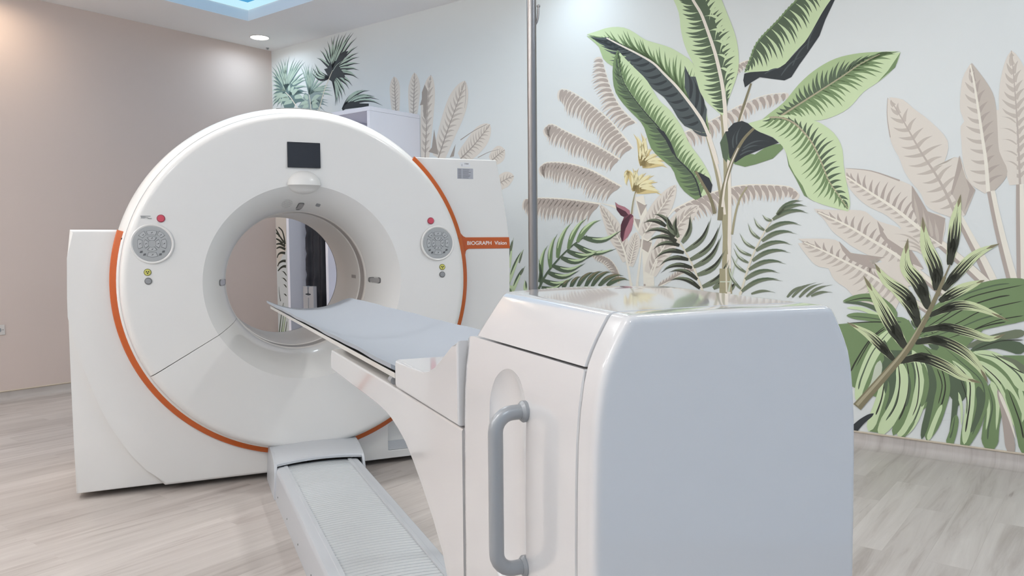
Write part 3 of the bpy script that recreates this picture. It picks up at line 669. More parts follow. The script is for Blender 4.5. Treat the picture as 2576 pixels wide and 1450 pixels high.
poly('d3',[(4.848,2.52),(4.89,2.438),(4.931,2.432),(4.957,2.344),(4.983,2.275),(5.016,2.196),(5.009,2.102),(4.953,2.174),(4.891,2.267),(4.849,2.367)])
blades('d1',[(4.891,2.286),(4.848,2.5),(4.932,2.214),(4.905,2.436),(4.974,2.153),(4.952,2.344)],0.0261,0.12,None)
ribbon('cream',[(4.211,2.818),(4.329,2.746),(4.467,2.664),(4.601,2.575),(4.689,2.485),(4.785,2.385),(4.87,2.279),(4.932,2.196),(4.994,2.099),(5.056,1.948),(5.096,1.813)],0.0088,0.0265)
leaf([(4.739,3.308),(4.814,3.15),(4.908,2.962),(4.969,2.857),(5.02,2.727),(5.071,2.58),(5.102,2.464),(5.127,2.35),(5.143,2.237),(5.151,2.144)],[(4.729,3.311),(4.687,3.149),(4.762,2.99),(4.804,2.887),(4.815,2.791),(4.837,2.692),(4.868,2.611),(4.92,2.509),(4.941,2.431),(4.962,2.343),(4.993,2.273),(5.064,2.2),(5.129,2.144)],[(4.745,3.307),(5.018,3.124),(5.118,2.92),(5.158,2.822),(5.197,2.724),(5.227,2.628),(5.242,2.517),(5.238,2.426),(5.21,2.339),(5.181,2.269),(5.155,2.208),(5.145,2.149)],'g1','g1','g4','g4','cream',38,0.06,0.95,0.0216,0.85)
poly('g4',[(4.856,3.066),(4.999,2.944),(5.07,2.792),(5.11,2.647),(5.141,2.504),(5.161,2.364),(5.154,2.254),(5.132,2.368),(5.091,2.53),(5.041,2.696),(4.979,2.855),(4.918,2.96)])
blades('g1',[(5.099,2.796),(4.99,2.834),(5.129,2.708),(5.02,2.727),(5.15,2.613),(5.051,2.657),(5.16,2.52),(5.076,2.56),(5.165,2.437),(5.097,2.465)],0.0168,0.12,None)
blades('g1',[(5.089,2.908),(5.03,2.799),(5.139,2.78),(5.071,2.654),(5.178,2.681),(5.106,2.556),(5.208,2.576),(5.126,2.461),(5.209,2.476),(5.142,2.357),(5.19,2.378),(5.152,2.273)],0.0192,0.12,None)
ribbon('cream',[(4.835,3.108),(4.908,2.962),(4.969,2.857),(5.02,2.727),(5.071,2.58),(5.102,2.464),(5.127,2.35),(5.143,2.237),(5.151,2.134),(5.156,2.032)],0.0165,0.0302)
leaf([(4.315,2.706),(4.34,2.513),(4.421,2.372),(4.546,2.219),(4.646,2.11),(4.733,1.985),(4.787,1.883),(4.872,1.8),(4.935,1.719),(4.977,1.593)],[(4.305,2.714),(4.27,2.634),(4.264,2.524),(4.282,2.42),(4.329,2.343),(4.398,2.265),(4.479,2.186),(4.524,2.132),(4.558,2.039),(4.591,1.957),(4.68,1.871),(4.756,1.808),(4.788,1.728),(4.841,1.647),(4.936,1.575)],[(4.308,2.714),(4.375,2.638),(4.467,2.545),(4.546,2.465),(4.601,2.379),(4.657,2.294),(4.733,2.227),(4.797,2.143),(4.84,2.072),(4.882,1.981),(4.934,1.91),(4.986,1.84),(5.037,1.751),(5.055,1.693),(5.05,1.628)],'g3','g1','g4','g3','d1',40,0.06,0.85,0.0116,0.9)
poly('d1',[(4.924,1.782),(4.986,1.754),(5.037,1.723),(5.06,1.674),(5.05,1.618),(4.997,1.649)])
ribbon('o2',[(4.935,1.777),(4.987,1.688),(5.048,1.58),(5.079,1.475)],0.0168,0.0252)
poly('d1',[(4.624,2.112),(4.69,2.076),(4.744,1.993),(4.787,1.893),(4.755,1.915),(4.701,2.017)])
ribbon('g4',[(3.566,0.912),(3.648,1.038),(3.781,1.169),(3.918,1.275),(4.034,1.337)],0.0209,0.0070)
blades('g3',[(3.594,1.015),(3.66,1.266),(3.684,1.082),(3.757,1.358),(3.754,1.162),(3.895,1.444),(3.858,1.233),(4.039,1.475),(3.943,1.289),(4.163,1.457)],0.0465,0.12,'g1')
blades('g4',[(4.001,1.323),(4.351,1.381),(3.918,1.272),(4.302,1.238),(3.85,1.219),(4.184,1.231),(3.789,1.166),(4.079,1.184),(3.71,1.097),(4.019,1.125),(3.657,1.046),(3.969,1.07),(3.612,0.979),(3.913,1.014),(3.594,0.92),(3.807,0.959)],0.0440,-0.14,'g1')
blades('g4',[(3.805,0.923),(3.876,0.984),(3.878,0.925),(3.98,1.019),(3.941,0.93),(4.112,1.054),(4.016,0.936),(4.183,1.064),(4.074,0.941),(4.263,1.061),(4.139,0.946),(4.364,1.031),(4.211,0.952),(4.412,0.996)],0.0384,0.14,'o2')
blades('g4',[(3.567,0.964),(3.559,1.161),(3.58,0.927),(3.568,1.11)],0.0291,0.12,None)
ribbon('cream2',[(4.989,0.941),(4.931,1.085),(4.883,1.174),(4.834,1.25),(4.785,1.321)],0.0177,0.0088)
blades('d2',[(4.757,1.373),(4.599,1.486),(4.707,1.396),(4.52,1.422),(4.778,1.321),(4.52,1.346),(4.792,1.289),(4.55,1.28),(4.813,1.257),(4.599,1.225),(4.848,1.205),(4.614,1.154),(4.883,1.155),(4.651,1.104),(4.91,1.098),(4.664,1.055),(4.952,1.016),(4.726,1.062),(4.972,0.953),(4.726,1.001)],0.0330,0.16,'g5')
blades('g5',[(4.792,1.334),(4.712,1.48),(4.806,1.314),(4.79,1.473),(4.834,1.276),(4.895,1.481),(4.862,1.218),(5.054,1.454),(4.897,1.155),(5.125,1.415),(4.924,1.104),(5.132,1.332),(4.952,1.048),(5.16,1.23),(4.992,0.966),(5.185,1.16),(5.072,0.956),(5.188,1.126),(5.151,0.946),(5.241,1.007)],0.0390,-0.14,'d2')
poly('o1',[(5.116,1.095),(5.198,1.096),(5.208,0.924),(5.117,0.921)])
ribbon('g6',[(5.121,1.004),(5.199,1.006)],0.0084,0.0084)
ribbon('cream2',[(5.164,1.104),(5.169,0.931)],0.0114,0.0114)
ribbon('g6',[(5.182,0.931),(5.215,1.088),(5.253,1.191)],0.0140,0.0056)
ribbon('cream2',[(5.268,0.926),(5.332,1.138),(5.397,1.283),(5.468,1.409),(5.515,1.459)],0.0159,0.0053)
blades('g5',[(5.511,1.455),(5.681,1.54),(5.515,1.455),(5.706,1.503),(5.484,1.425),(5.719,1.457),(5.437,1.346),(5.675,1.38),(5.413,1.283),(5.641,1.328),(5.373,1.219),(5.619,1.254),(5.349,1.151),(5.608,1.203),(5.325,1.09),(5.58,1.129),(5.3,1.024),(5.539,1.069),(5.276,0.942),(5.56,1.017)],0.0312,0.15,'g4')
blades('g5',[(5.476,1.417),(5.411,1.46),(5.428,1.355),(5.354,1.444),(5.397,1.299),(5.313,1.409),(5.365,1.235),(5.256,1.341),(5.34,1.187),(5.215,1.277),(5.32,1.138),(5.214,1.24),(5.304,1.073),(5.199,1.191),(5.271,0.958),(5.176,1.137)],0.0208,-0.12,'g6')
blades('g5',[(5.343,0.927),(5.512,0.939),(5.584,0.913),(5.707,0.998),(5.616,0.914),(5.774,1.016),(5.662,0.915),(5.819,1.014),(5.708,0.921),(5.874,1.003),(5.738,0.926),(5.874,0.953)],0.0189,0.1,None)
ribbon('o1',[(5.162,0.934),(5.171,0.534),(5.163,0.088)],0.0385,0.0550)
ribbon('cream',[(5.185,0.935),(5.199,0.537),(5.203,0.088)],0.0256,0.0342)
ribbon('b0',[(4.571,0.974),(4.581,0.577),(4.569,0.095)],0.0818,0.1007)
ribbon('t1',[(4.535,0.973),(4.535,0.574),(4.509,0.094)],0.0157,0.0252)
ribbon('b0',[(4.421,0.979),(4.462,0.539),(4.482,0.096)],0.0220,0.0283)
ribbon('b0',[(4.475,0.98),(4.502,0.542),(4.516,0.094)],0.0189,0.0252)
ribbon('cream2',[(4.989,0.948),(5.06,0.582),(5.11,0.093)],0.0171,0.0256)
ribbon('cream2',[(5.267,0.937),(5.233,0.594),(5.215,0.084)],0.0165,0.0247)
ribbon('g4',[(3.566,0.925),(3.643,0.545),(3.735,0.082)],0.0215,0.0322)
frond([(3.813,0.081),(3.737,0.358),(3.54,0.604),(3.292,0.724)],0.2046,0.1122,13,1,52,'g3','g3',0.0363,'cream2',0.0198,0.14)
frond([(3.813,0.081),(3.737,0.358),(3.54,0.604),(3.292,0.724)],0.2046,0.1122,13,-1,52,'g3','g1',0.0363,'cream2',0.0198,0.14)
frond([(3.889,0.083),(3.929,0.437),(4.077,0.698),(4.256,0.829)],0.1922,0.1054,13,1,52,'g4','g4',0.0341,'cream2',0.0186,0.14)
frond([(3.889,0.083),(3.929,0.437),(4.077,0.698),(4.256,0.829)],0.1922,0.1054,13,-1,52,'g4','g1',0.0341,'cream2',0.0186,0.14)
frond([(4.325,0.087),(4.256,0.402),(4.077,0.574),(3.854,0.623)],0.1984,0.1088,13,1,52,'g5','g5',0.0352,'cream2',0.0192,0.14)
frond([(4.325,0.087),(4.256,0.402),(4.077,0.574),(3.854,0.623)],0.1984,0.1088,13,-1,52,'g5','g4',0.0352,'cream2',0.0192,0.14)
frond([(4.725,0.084),(4.756,0.386),(4.879,0.626),(5.029,0.748)],0.1798,0.0986,13,1,52,'g5','g5',0.0319,'cream2',0.0174,0.14)
frond([(4.725,0.084),(4.756,0.386),(4.879,0.626),(5.029,0.748)],0.1798,0.0986,13,-1,52,'g5','d2',0.0319,'cream2',0.0174,0.14)
frond([(5.033,0.088),(4.911,0.343),(4.755,0.502),(4.594,0.548)],0.1798,0.0986,13,1,52,'g3','g3',0.0319,'cream2',0.0174,0.14)
frond([(5.033,0.088),(4.911,0.343),(4.755,0.502),(4.594,0.548)],0.1798,0.0986,13,-1,52,'g3','g1',0.0319,'cream2',0.0174,0.14)
frond([(5.322,0.087),(5.374,0.388),(5.507,0.614),(5.662,0.729)],0.1674,0.0918,13,1,52,'g5','g5',0.0297,'cream2',0.0162,0.14)
frond([(5.322,0.087),(5.374,0.388),(5.507,0.614),(5.662,0.729)],0.1674,0.0918,13,-1,52,'g5','g4',0.0297,'cream2',0.0162,0.14)
frond([(5.54,0.089),(5.457,0.342),(5.318,0.491),(5.177,0.535)],0.1674,0.0918,13,1,52,'g3','g3',0.0297,'cream2',0.0162,0.14)
frond([(5.54,0.089),(5.457,0.342),(5.318,0.491),(5.177,0.535)],0.1674,0.0918,13,-1,52,'g3','g1',0.0297,'cream2',0.0162,0.14)
frond([(5.746,0.091),(5.768,0.374),(5.863,0.589),(5.982,0.698)],0.1612,0.0884,13,1,52,'g4','g4',0.0286,'cream2',0.0156,0.14)
frond([(5.746,0.091),(5.768,0.374),(5.863,0.589),(5.982,0.698)],0.1612,0.0884,13,-1,52,'g4','g1',0.0286,'cream2',0.0156,0.14)
frond([(3.328,0.087),(3.203,0.381),(2.984,0.571),(2.709,0.661)],0.2108,0.1156,13,1,52,'g5','g5',0.0374,'cream2',0.0204,0.14)
frond([(3.328,0.087),(3.203,0.381),(2.984,0.571),(2.709,0.661)],0.2108,0.1156,13,-1,52,'g5','g4',0.0374,'cream2',0.0204,0.14)
frond([(2.794,0.083),(2.846,0.458),(3.032,0.746),(3.252,0.923)],0.2108,0.1156,13,1,52,'g3','g3',0.0374,'cream2',0.0204,0.14)
frond([(2.794,0.083),(2.846,0.458),(3.032,0.746),(3.252,0.923)],0.2108,0.1156,13,-1,52,'g3','g1',0.0374,'cream2',0.0204,0.14)
frond([(2.204,0.086),(2.107,0.445),(1.899,0.697),(1.625,0.84)],0.2356,0.1292,13,1,52,'g5','g5',0.0418,'cream2',0.0228,0.14)
frond([(2.204,0.086),(2.107,0.445),(1.899,0.697),(1.625,0.84)],0.2356,0.1292,13,-1,52,'g5','g4',0.0418,'cream2',0.0228,0.14)
frond([(1.662,0.085),(1.785,0.501),(2.01,0.815),(2.324,0.971)],0.2356,0.1292,13,1,52,'g3','g3',0.0418,'cream2',0.0228,0.14)
frond([(1.662,0.085),(1.785,0.501),(2.01,0.815),(2.324,0.971)],0.2356,0.1292,13,-1,52,'g3','g1',0.0418,'cream2',0.0228,0.14)
sleaf([(3.089,1.764),(2.907,1.465),(2.668,1.049),(2.467,0.613)],0.1222,'b1','b1','b2','b2','b3',13,0.1,0.45,0.0188,0.85)
sleaf([(2.54,1.933),(2.435,1.548),(2.326,1.044),(2.266,0.603)],0.1200,'b1','b1','b2','b2','b3',13,0.1,0.45,0.0200,0.85)
sleaf([(3.127,1.325),(2.99,0.985),(2.802,0.631),(2.655,0.266)],0.1034,'b1','b1','b2','b2','b3',13,0.1,0.45,0.0188,0.85)
poly('g3',[(5.881,0.75),(6.153,0.79),(6.31,0.803),(6.411,0.628),(6.504,0.665),(6.637,0.616),(6.704,0.473),(6.731,0.402),(6.695,0.316),(6.644,0.272),(6.616,0.389),(6.536,0.41),(6.512,0.3),(6.446,0.223),(6.417,0.289),(6.342,0.209),(6.258,0.189),(6.194,0.133),(6.15,0.094),(6.105,0.096),(6.154,0.312),(6.087,0.328),(5.964,0.38),(5.853,0.468),(5.835,0.632)])
poly('g4',[(6.156,0.608),(6.314,0.62),(6.466,0.571),(6.6,0.492),(6.629,0.39),(6.578,0.309),(6.51,0.407),(6.417,0.319),(6.292,0.241),(6.199,0.213),(6.168,0.338)])
poly('g3',[(6.347,0.708),(6.46,0.856),(6.597,0.956),(6.729,1.019),(6.893,1.051),(7.028,1.027),(7.098,0.953),(7.031,0.88),(6.898,0.831),(6.697,0.768),(6.61,0.658),(6.504,0.681)])
poly('g3',[(6.636,0.645),(6.763,0.626),(6.903,0.638),(7.017,0.562),(7.078,0.399),(7.096,0.161),(7.005,0.125),(6.89,0.202),(6.832,0.34),(6.767,0.443),(6.689,0.546)])
strap('g3',[(5.933,0.9),(6.047,0.929),(6.136,0.916),(6.246,0.819)],0.0322,0.0689)
strap('d2',[(5.943,0.896),(6.056,0.925),(6.145,0.912),(6.201,0.863)],0.0047,0.0106)
strap('g4',[(5.933,0.892),(6.025,0.892),(6.115,0.868),(6.247,0.795)],0.0094,0.0375)
strap('g1',[(5.957,0.86),(6.048,0.857),(6.152,0.814)],0.0144,0.0288)
strap('g3',[(5.957,0.812),(6.064,0.809),(6.211,0.793),(6.31,0.791)],0.0414,0.0551)
strap('g4',[(5.969,0.807),(6.075,0.805),(6.222,0.789),(6.272,0.788)],0.0046,0.0103)
strap('d2',[(5.958,0.763),(6.116,0.78),(6.225,0.782)],0.0047,0.0094)
strap('g3',[(6.197,0.769),(6.103,0.675),(6.023,0.532),(5.964,0.396)],0.0719,0.0384)
strap('d2',[(6.191,0.766),(6.098,0.672),(6.017,0.529),(5.988,0.461)],0.0049,0.0110)
strap('g1',[(6.226,0.747),(6.127,0.605),(6.062,0.439),(6.027,0.273)],0.0719,0.0528)
strap('g4',[(6.216,0.742),(6.116,0.6),(6.052,0.433),(6.034,0.35)],0.0048,0.0108)
strap('g3',[(6.248,0.725),(6.171,0.577),(6.1,0.41),(6.057,0.276)],0.0423,0.0282)
strap('g6',[(6.157,0.544),(6.123,0.397),(6.057,0.276)],0.0516,0.0235)
strap('g4',[(6.324,0.799),(6.408,0.735),(6.465,0.632)],0.0449,0.0584)
strap('g3',[(6.352,0.793),(6.45,0.722),(6.545,0.638),(6.624,0.585)],0.0472,0.0429)
strap('d2',[(6.359,0.791),(6.456,0.72),(6.551,0.636),(6.591,0.609)],0.0044,0.0099)
strap('g3',[(6.34,0.723),(6.447,0.859),(6.577,0.963),(6.723,1.023),(6.893,1.056)],0.0515,0.0472)
strap('g4',[(6.35,0.719),(6.457,0.855),(6.587,0.958),(6.732,1.018),(6.818,1.035)],0.0043,0.0097)
strap('g3',[(6.354,0.701),(6.501,0.809),(6.63,0.902),(6.755,0.954),(6.894,0.988)],0.0515,0.0643)
strap('d2',[(6.349,0.698),(6.496,0.806),(6.626,0.899),(6.751,0.952),(6.821,0.969)],0.0042,0.0094)
strap('g3',[(6.382,0.687),(6.568,0.768),(6.696,0.835),(6.896,0.902)],0.0460,0.0627)
strap('g4',[(6.372,0.682),(6.559,0.763),(6.687,0.83),(6.789,0.864)],0.0042,0.0094)
strap('g3',[(6.504,0.703),(6.697,0.79),(6.898,0.852)],0.0286,0.0491)
strap('d2',[(6.51,0.7),(6.703,0.788),(6.805,0.819)],0.0042,0.0094)
strap('g5',[(6.61,0.658),(6.736,0.719),(6.9,0.767)],0.0245,0.0532)
strap('g4',[(6.636,0.645),(6.761,0.692),(6.902,0.666)],0.0300,0.0772)
strap('g1',[(6.649,0.635),(6.751,0.618),(6.845,0.546),(6.914,0.437)],0.0376,0.0836)
strap('g4',[(6.665,0.628),(6.767,0.611),(6.86,0.539),(6.895,0.485)],0.0041,0.0092)
strap('g5',[(6.763,0.626),(6.85,0.597),(6.911,0.538)],0.0080,0.0438)
strap('g1',[(6.676,0.589),(6.785,0.489),(6.856,0.35),(6.914,0.184)],0.0478,0.0876)
strap('d2',[(6.669,0.585),(6.778,0.484),(6.849,0.346),(6.878,0.262)],0.0041,0.0092)
strap('g3',[(6.785,0.481),(6.85,0.342),(6.908,0.19)],0.0099,0.0199)
strap('g3',[(6.736,0.461),(6.763,0.346),(6.747,0.218),(6.741,0.076)],0.0629,0.0881)
strap('g4',[(6.724,0.454),(6.751,0.339),(6.735,0.21),(6.732,0.139)],0.0042,0.0094)
strap('g1',[(6.742,0.477),(6.775,0.37),(6.773,0.2)],0.0376,0.0063)
strap('g1',[(6.718,0.4),(6.733,0.313),(6.723,0.193)],0.0251,0.0063)
strap('t1',[(6.774,0.436),(6.814,0.294),(6.85,0.064)],0.0209,0.0544)
strap('b0',[(6.78,0.422),(6.833,0.282),(6.866,0.162)],0.0209,0.0063)
strap('g3',[(6.817,0.441),(6.876,0.273),(6.917,0.075)],0.0488,0.0529)
strap('d2',[(6.824,0.438),(6.882,0.27),(6.903,0.171)],0.0041,0.0092)
strap('g1',[(6.877,0.455),(6.898,0.348),(6.894,0.261)],0.0286,0.0061)
strap('g3',[(6.464,0.678),(6.572,0.58),(6.672,0.485),(6.693,0.375),(6.664,0.259),(6.61,0.063)],0.0558,0.0987)
strap('g4',[(6.484,0.67),(6.592,0.572),(6.69,0.477),(6.712,0.368),(6.683,0.252),(6.656,0.155)],0.0042,0.0094)
strap('g1',[(6.546,0.578),(6.633,0.481),(6.642,0.354),(6.632,0.24),(6.616,0.094)],0.0386,0.0429)
strap('d2',[(6.543,0.576),(6.63,0.479),(6.639,0.352),(6.629,0.238),(6.621,0.165)],0.0043,0.0097)
strap('g4',[(6.679,0.441),(6.694,0.353),(6.677,0.253),(6.647,0.167)],0.0515,0.0172)
strap('g1',[(6.576,0.399),(6.598,0.311),(6.6,0.205)],0.0214,0.0064)
strap('d2',[(6.588,0.476),(6.623,0.367),(6.625,0.269)],0.0043,0.0043)
strap('g4',[(6.535,0.486),(6.564,0.383),(6.56,0.245),(6.543,0.083)],0.0386,0.0214)
strap('g3',[(6.573,0.262),(6.561,0.169),(6.537,0.074)],0.0308,0.0440)
strap('g4',[(6.567,0.258),(6.555,0.166),(6.543,0.118)],0.0045,0.0101)
strap('g3',[(6.383,0.656),(6.466,0.556),(6.503,0.429),(6.479,0.288),(6.421,0.087)],0.0643,0.0772)
strap('d2',[(6.393,0.652),(6.477,0.552),(6.513,0.425),(6.489,0.285),(6.461,0.185)],0.0043,0.0097)
strap('g4',[(6.412,0.566),(6.448,0.446),(6.431,0.282),(6.394,0.091)],0.0308,0.0352)
strap('d2',[(6.467,0.525),(6.496,0.428),(6.478,0.311)],0.0066,0.0044)
strap('g1',[(6.498,0.314),(6.46,0.201),(6.428,0.088)],0.0224,0.0269)
strap('g1',[(6.335,0.622),(6.386,0.502),(6.381,0.362),(6.342,0.216),(6.267,0.08)],0.0597,0.0781)
strap('g4',[(6.35,0.616),(6.4,0.496),(6.396,0.356),(6.357,0.211),(6.32,0.143)],0.0044,0.0099)
strap('g3',[(6.392,0.549),(6.415,0.427),(6.39,0.285)],0.0264,0.0264)
strap('d2',[(6.349,0.576),(6.373,0.454),(6.368,0.314),(6.342,0.224)],0.0069,0.0046)
strap('g3',[(6.357,0.203),(6.309,0.11),(6.267,0.072)],0.0188,0.0094)
strap('g3',[(6.3,0.588),(6.324,0.449),(6.306,0.29),(6.238,0.091)],0.0449,0.0584)
strap('d2',[(6.296,0.585),(6.319,0.447),(6.301,0.288),(6.267,0.188)],0.0047,0.0106)
strap('g4',[(6.316,0.48),(6.325,0.387),(6.306,0.275)],0.0115,0.0138)
strap('g1',[(6.265,0.553),(6.282,0.429),(6.256,0.284),(6.158,0.079)],0.0597,0.0827)
strap('g4',[(6.254,0.547),(6.27,0.422),(6.244,0.277),(6.195,0.175)],0.0046,0.0103)
strap('d2',[(6.258,0.537),(6.268,0.428),(6.256,0.3),(6.214,0.199)],0.0069,0.0046)
strap('g3',[(6.195,0.436),(6.197,0.325),(6.156,0.184)],0.0288,0.0192)
strap('g1',[(6.181,0.451),(6.161,0.313),(6.098,0.095)],0.0336,0.0575)
strap('d2',[(6.188,0.448),(6.169,0.31),(6.137,0.202)],0.0047,0.0106)
strap('g3',[(6.178,0.195),(6.135,0.092)],0.0096,0.0288)
strap('g4',[(6.177,0.673),(6.193,0.547),(6.19,0.34)],0.0329,0.0188)
strap('d1',[(6.126,0.212),(6.059,0.154),(6,0.081)],0.0196,0.0490)
strap('d2',[(6.367,0.732),(6.514,0.848),(6.629,0.95),(6.884,1.03)],0.0043,0.0064)
strap('d2',[(6.409,0.712),(6.568,0.798),(6.695,0.879),(6.886,0.941)],0.0042,0.0063)
strap('d2',[(6.634,0.757),(6.758,0.823),(6.888,0.859)],0.0041,0.0061)
strap('d2',[(6.649,0.646),(6.774,0.707),(6.891,0.723)],0.0041,0.0061)
strap('d2',[(6.738,0.639),(6.826,0.573),(6.896,0.536)],0.0041,0.0061)
strap('d2',[(6.319,0.729),(6.349,0.592)],0.0046,0.0069)
strap('d2',[(6.016,0.491),(6.103,0.667),(6.183,0.744)],0.0047,0.0070)
strap('d2',[(6.506,0.261),(6.553,0.267)],0.0043,0.0064)
strap('d2',[(6.494,0.217),(6.554,0.229)],0.0043,0.0064)
vari([(6.472,0.921),(6.577,0.993),(6.697,1.051)],0.0598)
vari([(6.42,0.835),(6.553,0.898),(6.669,0.892),(6.823,0.823)],0.0552)
vari([(6.374,0.741),(6.502,0.771),(6.621,0.749),(6.73,0.719),(6.806,0.753)],0.0528)
vari([(6.348,0.669),(6.464,0.693),(6.591,0.642),(6.676,0.559),(6.729,0.461)],0.0624)
vari([(6.265,0.546),(6.384,0.583),(6.507,0.544),(6.607,0.485),(6.698,0.461)],0.0650)
vari([(6.416,0.873),(6.39,0.964),(6.347,1.039),(6.298,1.092)],0.0598)
vari([(6.367,0.763),(6.323,0.885),(6.251,0.967),(6.141,1.066)],0.0720)
vari([(6.296,0.634),(6.219,0.762),(6.144,0.9),(6.052,1.065)],0.0816)
vari([(6.233,0.555),(6.155,0.639),(6.08,0.706),(5.958,0.771)],0.0600)
vari([(6.519,1.135),(6.537,1.287),(6.547,1.411),(6.568,1.542)],0.0644)
vari([(6.457,0.986),(6.448,1.113),(6.395,1.253),(6.373,1.419)],0.0782)
vari([(6.491,0.987),(6.56,1.087),(6.653,1.197),(6.765,1.258)],0.0598)
vari([(6.415,0.879),(6.362,1.019),(6.288,1.132),(6.298,1.293)],0.0816)
vari([(6.359,0.826),(6.298,0.946),(6.184,1.036),(6.115,1.141)],0.0720)
ribbon('o2',[(6.496,1.065),(6.407,0.827),(6.313,0.636),(6.195,0.468),(6.028,0.24)],0.0161,0.0551)
ribbon('o3',[(6.393,0.819),(6.299,0.634),(6.18,0.459),(6.027,0.252)],0.0048,0.0192)
ribbon('o2',[(6.522,1.138),(6.487,1.036),(6.464,0.951)],0.0066,0.0132)
me = bpy.data.meshes.new('mural_print')
me.from_pydata(mverts, [], mfaces)
for m_ in MUR.values(): me.materials.append(m_)
me.polygons.foreach_set('material_index', mcol)
me.update()
bm = bmesh.new(); bm.from_mesh(me)
for f_ in bm.faces:
    if f_.normal.x < 0: f_.normal_flip()
# the print ends at the ceiling line
geom = bm.verts[:] + bm.edges[:] + bm.faces[:]
bmesh.ops.bisect_plane(bm, geom=geom, plane_co=(0, 0, ZC - 0.004), plane_no=(0, 0, 1), clear_outer=True)
bmesh.ops.bisect_plane(bm, geom=bm.verts[:] + bm.edges[:] + bm.faces[:], plane_co=(0, 0, 0.09), plane_no=(0, 0, -1), clear_outer=True)
bmesh.ops.bisect_plane(bm, geom=bm.verts[:] + bm.edges[:] + bm.faces[:], plane_co=(0, 0.004, 0), plane_no=(0, -1, 0), clear_outer=True)
bm.to_mesh(me); bm.free()
mural = bpy.data.objects.new('mural_print', me); COL.objects.link(mural); mural.parent = wall_right


# luminous ceiling panel inside the recess
lp = thing('ceiling_light_panel', 'glowing blue ceiling light panel with pale cyan light strips inside the ceiling recess', 'light panel', RP((R0 + R1) / 2, (Q0 + Q1) / 2, ZC + 0.1), RZ)
hx, hy = (R1 - R0) / 2 - 0.001, (Q1 - Q0) / 2 - 0.001
bm = bmesh.new(); box(bm, (-hx, -hy, 0.068), (hx, hy, 0.08)); finish('blue_panel', bm, M['panel_blue'], lp, local=True)
for lo, hi in (((-hx, -hy), (-hx + 0.006, hy)), ((hx - 0.006, -hy), (hx, hy)), ((-hx + 0.0061, -hy), (hx - 0.0061, -hy + 0.006)), ((-hx + 0.0061, hy - 0.006), (hx - 0.0061, hy))):
    bm = bmesh.new(); box(bm, lo + (0.0,), hi + (0.0675,)); finish('light_strip', bm, M['panel_edge'], lp, local=True)

# recessed downlights
def downlight(t, s, warm, label, power, col):
    d = thing('downlight', label, 'ceiling light', RP(t, s, ZC), RZ, 'round recessed downlights in the ceiling')
    bm = bmesh.new()
    lo = [(0.098, -0.0), (0.098, -0.004), (0.092, -0.006), (0.086, -0.003)]
    n = 40
    rings = [[bm.verts.new((r * cos(2 * pi * k / n), r * sin(2 * pi * k / n), z)) for k in range(n)] for r, z in lo]
    for i in range(len(rings) - 1):
        for k in range(n):
            bm.faces.new((rings[i][k], rings[i][(k + 1) % n], rings[i + 1][(k + 1) % n], rings[i + 1][k]))
    finish('trim_ring', bm, M['socket'], d, local=True)
    bm = bmesh.new(); disc(bm, (0, 0, -0.001), (0, 0, -1), 0.087, 0.003, 40)
    finish('diffuser', bm, M['warm_lamp' if warm else 'lamp'], d, local=True)
    ld = bpy.data.lights.new('downlight_lamp', 'AREA'); ld.shape = 'DISK'; ld.size = 0.17; ld.energy = power; ld.color = col
    ld.spread = radians(165)
    lo_ = bpy.data.objects.new('downlight_lamp', ld); COL.objects.link(lo_)
    lo_.location = RP(t, s, ZC - 0.012)
    return d
ICE = (0.62, 0.82, 1.0); COOL = (0.80, 0.91, 1.0); WARM = (1.0, 0.80, 0.60); NEUT = (1.0, 0.972, 0.945); PALE = (0.97, 0.985, 1.0)
downlight(0.407, 0.391, False, 'bright round downlight in the ceiling beside the corner of beige wall and mural', 3.2, ICE)
downlight(2.75, 0.42, True, 'round warm downlight over the beige wall', 5.2, WARM)
downlight(0.42, 4.02, False, 'round downlight over the banana leaves of the mural', 3.2, ICE)
downlight(4.3, 2.6, False, 'added unseen downlight between scanner and near wall', 26, PALE)  # added out of view for even light on this side
downlight(2.2, 3.8, False, 'added unseen downlight above the scanner gantry', 20, PALE)  # unseen, put in to spread light along the mural wall
downlight(1.9, 6.3, False, 'added unseen downlight between scanner table and mural wall', 19, PALE)  # extra unseen lamp, placed to lift the floor on the right
downlight(5.4, 8.2, False, 'added unseen downlight in the corner behind the camera', 16, COOL)  # added behind the camera for cool light on the table end
downlight(0.45, 7.4, False, 'round downlight at the rear end of the mural wall', 1.5, COOL)


# fill globes on short stems, added out of view to even out the light
def fill_globe(t, s, m, label):
    g = thing('fill_globe', label, 'ceiling light', RP(t, s, ZC), RZ, 'added fill globes on short stems')
    bm = bmesh.new(); disc(bm, (0, 0, -0.0005), (0, 0, -1), 0.06, 0.02, 32, 0.005); finish('ceiling_rose', bm, M['socket'], g, local=True)
    bm = bmesh.new(); tube(bm, [(0, 0, -0.02), (0, 0, -0.35)], 0.008, 12); finish('stem', bm, M['steel'], g, local=True)
    bm = bmesh.new(); bmesh.ops.create_uvsphere(bm, u_segments=32, v_segments=16, radius=0.12)
    bmesh.ops.translate(bm, vec=(0, 0, -0.46), verts=bm.verts); finish('globe', bm, M[m], g, local=True)

fill_globe(6.4, 1.7, 'globe', 'added unseen fill globe on a short stem by the near wall beside the scanner')
fill_globe(6.4, 4.2, 'globe', 'added unseen fill globe on a short stem by the near wall beside the scanner table')
fill_globe(5.5, 5.8, 'globe', 'added unseen fill globe on a short stem beside the rear of the scanner table')
fill_globe(2.6, 8.1, 'cool_fill_globe', 'added unseen cool fill globe on a short stem close to the rear wall')

